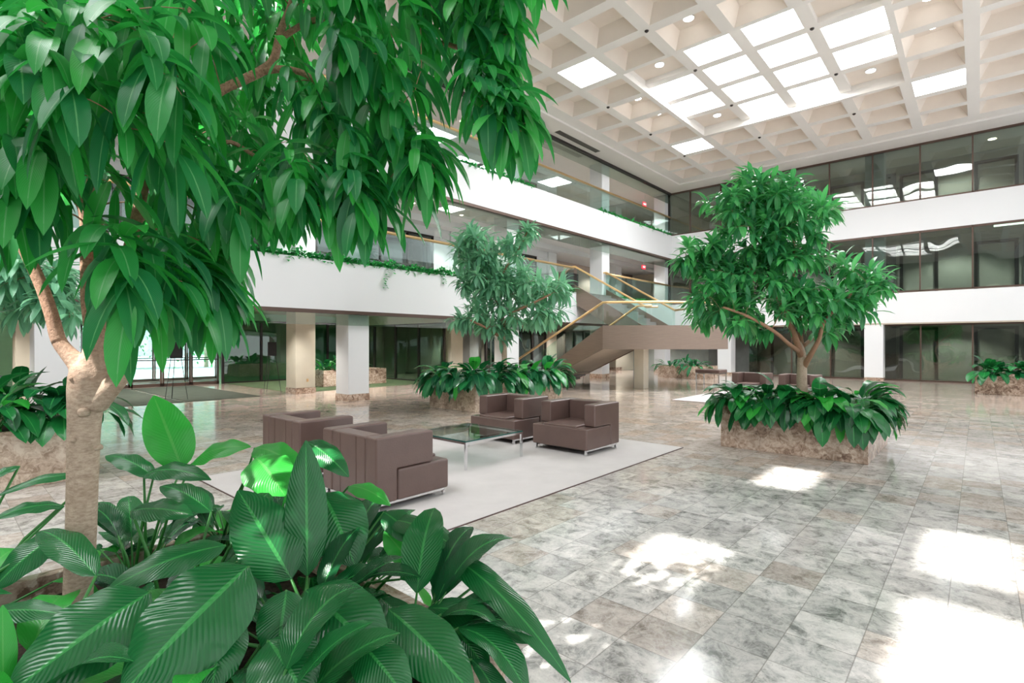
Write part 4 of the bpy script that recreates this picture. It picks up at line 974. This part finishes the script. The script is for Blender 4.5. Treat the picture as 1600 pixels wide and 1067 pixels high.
pos = [(9.2, 10.7, 3.0, 'at the left corner of the middle planter, farther back'), (9.2, 10.1, 3.14, 'at the left end of the middle planter'), (9.2, 9.5, 3.8, 'at the near left corner of the middle planter'),
       (9.9, 9.48, -1.57, 'second from the left along the front of the middle planter'), (10.6, 9.48, -1.57, 'below the trunk along the front of the middle planter'), (11.3, 9.48, -1.57, 'right of the trunk along the front of the middle planter'),
       (12.0, 9.48, -1.57, 'second from the right end of the middle planter'), (12.4, 9.5, -0.8, 'at the right end of the middle planter'), (10.1, 10.3, None, 'left of the trunk in the middle planter'), (11.8, 10.3, None, 'behind the right end of the middle planter')]
for i, (x, y, bb, w_) in enumerate(pos):
    lily(x, y, z, 32, 0.44, 0.58, 200+i, 'green peace lily ' + w_, G, 'leaf_far', bb, 5, 0.2, 0.42, 0.12, 0.3)
G = 'peace lilies in the left edge planter'
for i, (x, y, bb, w_) in enumerate([(-0.2, 8.8, -1.4, 'at the front of the left edge planter, cut by the frame'), (0.45, 8.75, -1.4, 'in the middle front of the left edge planter'), (1.15, 8.75, -0.9, 'at the right corner of the left edge planter, behind the trunk'),
                                    (0.8, 9.6, None, 'at the back of the left edge planter'), (0.1, 9.6, None, 'at the back left of the left edge planter')]):
    lily(x, y, z, 32, 0.55, 0.50, 300+i, 'dark peace lily ' + w_, G, 'leaf_lily', bb, 6, 0.22, 0.42, 0.12)
for i, (x, y, w_) in enumerate([(24.9, 11.6, 'leftmost in the planter beneath the landing'), (25.1, 10.9, 'in the middle of the planter beneath the landing, the tallest'), (24.9, 10.3, 'rightmost in the planter beneath the landing')]):
    lily(x, y, 0.52, 22, 0.42 if i == 1 else 0.2, 0.6, 400+i, 'green arching peace lily ' + w_, 'peace lilies beneath the stair landing', 'leaf_far', None, 5, 0.25, 0.3)
for i, (x, y, w_) in enumerate([(24.0, -0.25, 'leftmost'), (24.1, -1.1, 'second from the left'), (24.5, -0.6, 'farther back')]):
    lily(x, y, 0.54, 22, 0.4, 0.55, 420+i, 'dark broad-leaved peace lily, %s in the planter at the right edge' % w_, 'peace lilies at the right edge', 'leaf_lily', PI, 6, 0.22, 0.5)
for i, (x, y) in enumerate([(10.6, 19.5), (11.3, 19.6), (12.0, 19.6)]):
    lily(x, y, 0.58, 26, 0.3, 0.5, 440+i, 'bright green leafy plant in the planter under the balcony, %s' % ['leftmost one', 'middle one', 'next to the white column'][i], 'plants under the balcony', 'leaf_far', None, 4, 0.2, 0.4, 0.4)
# front planter: background plants plus individually posed big leaves
G = 'peace lilies in the near planter'; random.seed(3)
front = {}
pos = [(1.10, 1.45, -0.7, 'hanging over the near right corner of the front planter'), (1.12, 1.95, 0.0, 'along the right edge of the front planter, nearer the camera'), (1.12, 2.5, 0.2, 'along the right edge of the front planter, nearer the rug'),
       (1.05, 2.95, 1.0, 'at the far right corner of the front planter'), (0.62, 2.85, 1.57, 'right of the big trunk at the back of the front planter'), (0.05, 2.85, 1.9, 'left of the big trunk at the back of the front planter'),
       (0.62, 2.25, None, 'right of the big trunk in the middle of the front planter'), (0.6, 1.7, None, 'in the centre foreground of the front planter'), (0.15, 1.9, None, 'at the lower left of the picture, before the big trunk'),
       (0.85, 1.75, None, 'between the trunk and the right edge of the front planter'), (0.55, 1.35, -1.6, 'at the bottom edge of the picture in the front planter'), (-0.25, 2.5, 3.0, 'at the left edge of the picture beside the big trunk')]
for i, (x, y, bb, w_) in enumerate(pos):
    front[i] = lily(x, y, z, 15, 0.26, 0.30, 500+i, 'large glossy peace lily ' + w_, G, 'leaf_lily', bb, 10, 0.13, 0.42, 0.12)
def hero(pl, b0, tip, wpx, arch=0.05, young=False, face=0.5, wave=0.10, tw=0.8, peak=0.42, foldv=0.18):
    P0 = at(*b0); P1 = at(*tip); L = (P1-P0).length; kk = (b0[2]+tip[2])/2; W_ = wpx/FPX*kk
    mb = MB(); n = 16; nc = 3
    view = (Vector((0, 0, H))-P0.lerp(P1, .5)).normalized()
    nrm0 = (view*face + Vector((0, 0, 1))*(1-face)).normalized()
    ax = (P1-P0).normalized(); side = ax.cross(nrm0).normalized(); nr = side.cross(ax).normalized()
    rows = []; ph = random.random()*6
    for i in range(n+1):
        u = i/n; p = P0.lerp(P1, u) + nr*(arch*L*4*u*(1-u)) + Vector((0, 0, -1))*(0.0)
        w_ = (u**0.6)*((1-u)**tw)/((peak**0.6)*((1-peak)**tw)); w_ = W_/2*min(1.08, w_) if 0 < u < 1 else W_*0.02
        row = []
        for c in range(-nc, nc+1):
            v = c/nc; row.append(p + side*(w_*v) + nr*(foldv*abs(v)*w_ - 0.30*v*v*w_ + wave*w_*math.sin(ph+u*17+(2 if v > 0 else 0))*abs(v)**2))
        rows.append(row)
    m_ = 2*nc+1; fs = []; uvs = []
    for i in range(n):
        for c in range(m_-1):
            fs.append((i*m_+c, i*m_+c+1, (i+1)*m_+c+1, (i+1)*m_+c))
            uvs.append(((i/n, c/(m_-1)), (i/n, (c+1)/(m_-1)), ((i+1)/n, (c+1)/(m_-1)), ((i+1)/n, c/(m_-1))))
    mb.add([q for r_ in rows for q in r_], fs, uvs)
    ob = mb.build('broad_leaf', M['leaf_young' if young else 'leaf_lily'], front[pl], True)
    # leaf stalk down to the soil
    root = front[pl].location + Vector((random.uniform(-.05, .05), random.uniform(-.05, .05), -0.02))
    midp = P0.lerp(root, 0.5) + Vector((0, 0, 0.06))
    MB().tube([root, midp, P0], [0.007, 0.006, 0.0045], 6).build('leaf_stalk', M['stem'], ob, True)
for a in [(4, (284, 732, 2.55), (240, 618, 2.6), 66, .04, True, .8), (4, (300, 724, 2.5), (392, 698, 2.45), 46, .12, True, .45), (3, (398, 700, 2.5), (474, 742, 2.4), 50, .15, True, .5),
          (3, (400, 715, 2.35), (445, 775, 2.2), 74, .10, True, .7), (4, (240, 745, 2.4), (165, 712, 2.5), 36, .10, False, .4), (4, (225, 742, 2.4), (330, 750, 2.3), 40, .12, False, .5),
          (9, (455, 905, 1.85), (372, 766, 1.95), 92, .03, False, .85), (9, (480, 900, 1.9), (478, 688, 2.05), 62, .02, False, .75), (2, (505, 770, 2.15), (555, 885, 2.0), 94, .08, False, .7),
          (2, (480, 690, 2.2), (545, 745, 2.1), 40, .1, False, .6), (9, (478, 922, 1.65), (607, 1042, 1.55), 118, .08, False, .65), (7, (388, 885, 1.55), (190, 1085, 1.3), 150, .05, False, .6),
          (8, (235, 925, 1.55), (8, 1090, 1.3), 128, .06, False, .55), (6, (352, 852, 1.8), (163, 925, 1.6), 56, .10, False, .45), (6, (205, 798, 1.95), (302, 805, 1.9), 46, .08, False, .5),
          (11, (-25, 962, 1.5), (108, 962, 1.45), 42, .08, False, .5), (11, (5, 1080, 1.35), (4, 945, 1.4), 34, .05, True, .6), (7, (448, 922, 1.6), (432, 1035, 1.5), 74, .08, False, .6),
          (10, (420, 1000, 1.45), (480, 1095, 1.35), 110, .08, False, .6), (0, (608, 952, 1.7), (742, 1090, 1.5), 92, .08, False, .6), (0, (668, 950, 1.85), (828, 1005, 1.75), 56, .14, False, .45),
          (1, (690, 862, 2.05), (892, 1066, 1.62), 50, .12, False, .4), (1, (602, 812, 2.2), (742, 882, 2.0), 44, .14, False, .45), (0, (690, 960, 1.8), (765, 1052, 1.65), 58, .08, False, .6),
          (1, (640, 880, 2.1), (600, 830, 2.15), 40, .08, True, .5), (1, (625, 905, 2.0), (720, 845, 2.1), 42, .12, False, .4), (1, (600, 800, 2.2), (655, 850, 2.1), 44, .1, False, .6),
          (5, (150, 742, 2.35), (-10, 778, 2.1), 26, .12, False, .25), (5, (100, 790, 2.2), (-10, 812, 2.0), 34, .12, False, .3), (11, (98, 830, 1.9), (-15, 925, 1.75), 52, .10, False, .45),
          (5, (30, 728, 2.2), (-20, 752, 2.1), 18, .1, False, .3), (6, (330, 800, 2.1), (250, 760, 2.2), 40, .12, False, .5), (3, (430, 735, 2.4), (500, 800, 2.2), 36, .1, True, .5),
          (2, (545, 760, 2.3), (610, 790, 2.2), 34, .12, True, .4), (8, (150, 900, 1.6), (60, 830, 1.8), 50, .1, False, .5), (10, (560, 1000, 1.5), (640, 1100, 1.4), 80, .08, False, .6),
          (7, (350, 960, 1.5), (330, 1085, 1.35), 84, .08, False, .6), (0, (760, 900, 1.95), (770, 1010, 1.8), 40, .1, False, .5), (6, (420, 770, 2.15), (360, 850, 1.9), 44, .12, False, .5)]:
    hero(*a)

# ------------------------------------------------------------------ ivy on the parapets
def ivy(x0, x1, z, y, label, n, hang, seed, h=0.12):
    random.seed(seed); mb = MB()
    for i in range(n):
        x = random.uniform(x0, x1)
        c = Vector((x, y+random.uniform(0.0, 0.16), z+random.uniform(-.02, h)*(0.6+0.6*math.sin(x*3.1)**2)))
        d = Vector((random.gauss(0, 1), random.uniform(-1.2, .5), random.gauss(0.1, .5)))
        leaf(mb, c, d, Vector((0, 0, 1)), random.uniform(.11, .19), random.uniform(.08, .13), .8, 2, .2, 1)
    for (x, L) in hang:
        for q in range(int(L/0.07)):
            c = Vector((x+0.06*math.sin(q*.8), y-0.03, z-0.05-q*0.07))
            for _ in range(2):
                leaf(mb, c, Vector((random.gauss(0, 1), -0.6, -.3)), Vector((0, 0, 1)), .12, .09, .8, 2, .2, 1)
    tag(mb.build('ivy', M['ivy'], None, True), label, 'ivy', None, 'stuff')
ivy(2.5, 19.4, Z2T, YF, 'trailing green ivy along the top of the second-floor parapet, left of the stairs', 3400, [(9.3, .65), (9.55, .2), (11.6, .3), (12.9, .2), (6.2, .15), (7.5, .1)], 1, 0.17)
ivy(SXB+0.1, XR, Z2T-0.03, YF+0.02, 'low green ivy on the second-floor parapet between stairs and corner', 700, [], 2, 0.08)
ivy(4.0, 16.5, Z3T, YF+0.02, 'thin green ivy along the top of the third-floor parapet, nearer part', 1300, [], 3, 0.07)
ivy(21.5, XR-0.2, Z3T, YF+0.02, 'thin green ivy along the top of the third-floor parapet, near the far corner', 800, [], 4, 0.10)
# trees seen through the glass doors
for i, (x, y) in enumerate([(2.5, 40), (8.0, 44), (13.5, 42)]):
    random.seed(60+i); r = empty('outdoor_tree', (x, y, 0), 'pale green tree outside, seen %s through the glass doors' % ['leftmost', 'in the middle', 'rightmost'][i], 'tree', 'trees outside the entrance')
    MB().tube([(x, y, 0), (x, y, 3)], 0.15, 8).build('trunk', M['bark'], r)
    mb = MB()
    for k in range(1500):
        p = Vector((random.gauss(0, 1.5), random.gauss(0, 1.2), 3.6+random.gauss(0, 1.3))) + Vector((x, y, 0))
        leaf(mb, p, Vector((random.gauss(0, 1), random.gauss(0, 1), random.gauss(0, 1))), Vector((0, 0, 1)), .28, .16, .8, 2, .2, 1)
    mb.build('foliage', M['leaf_tree'], r)
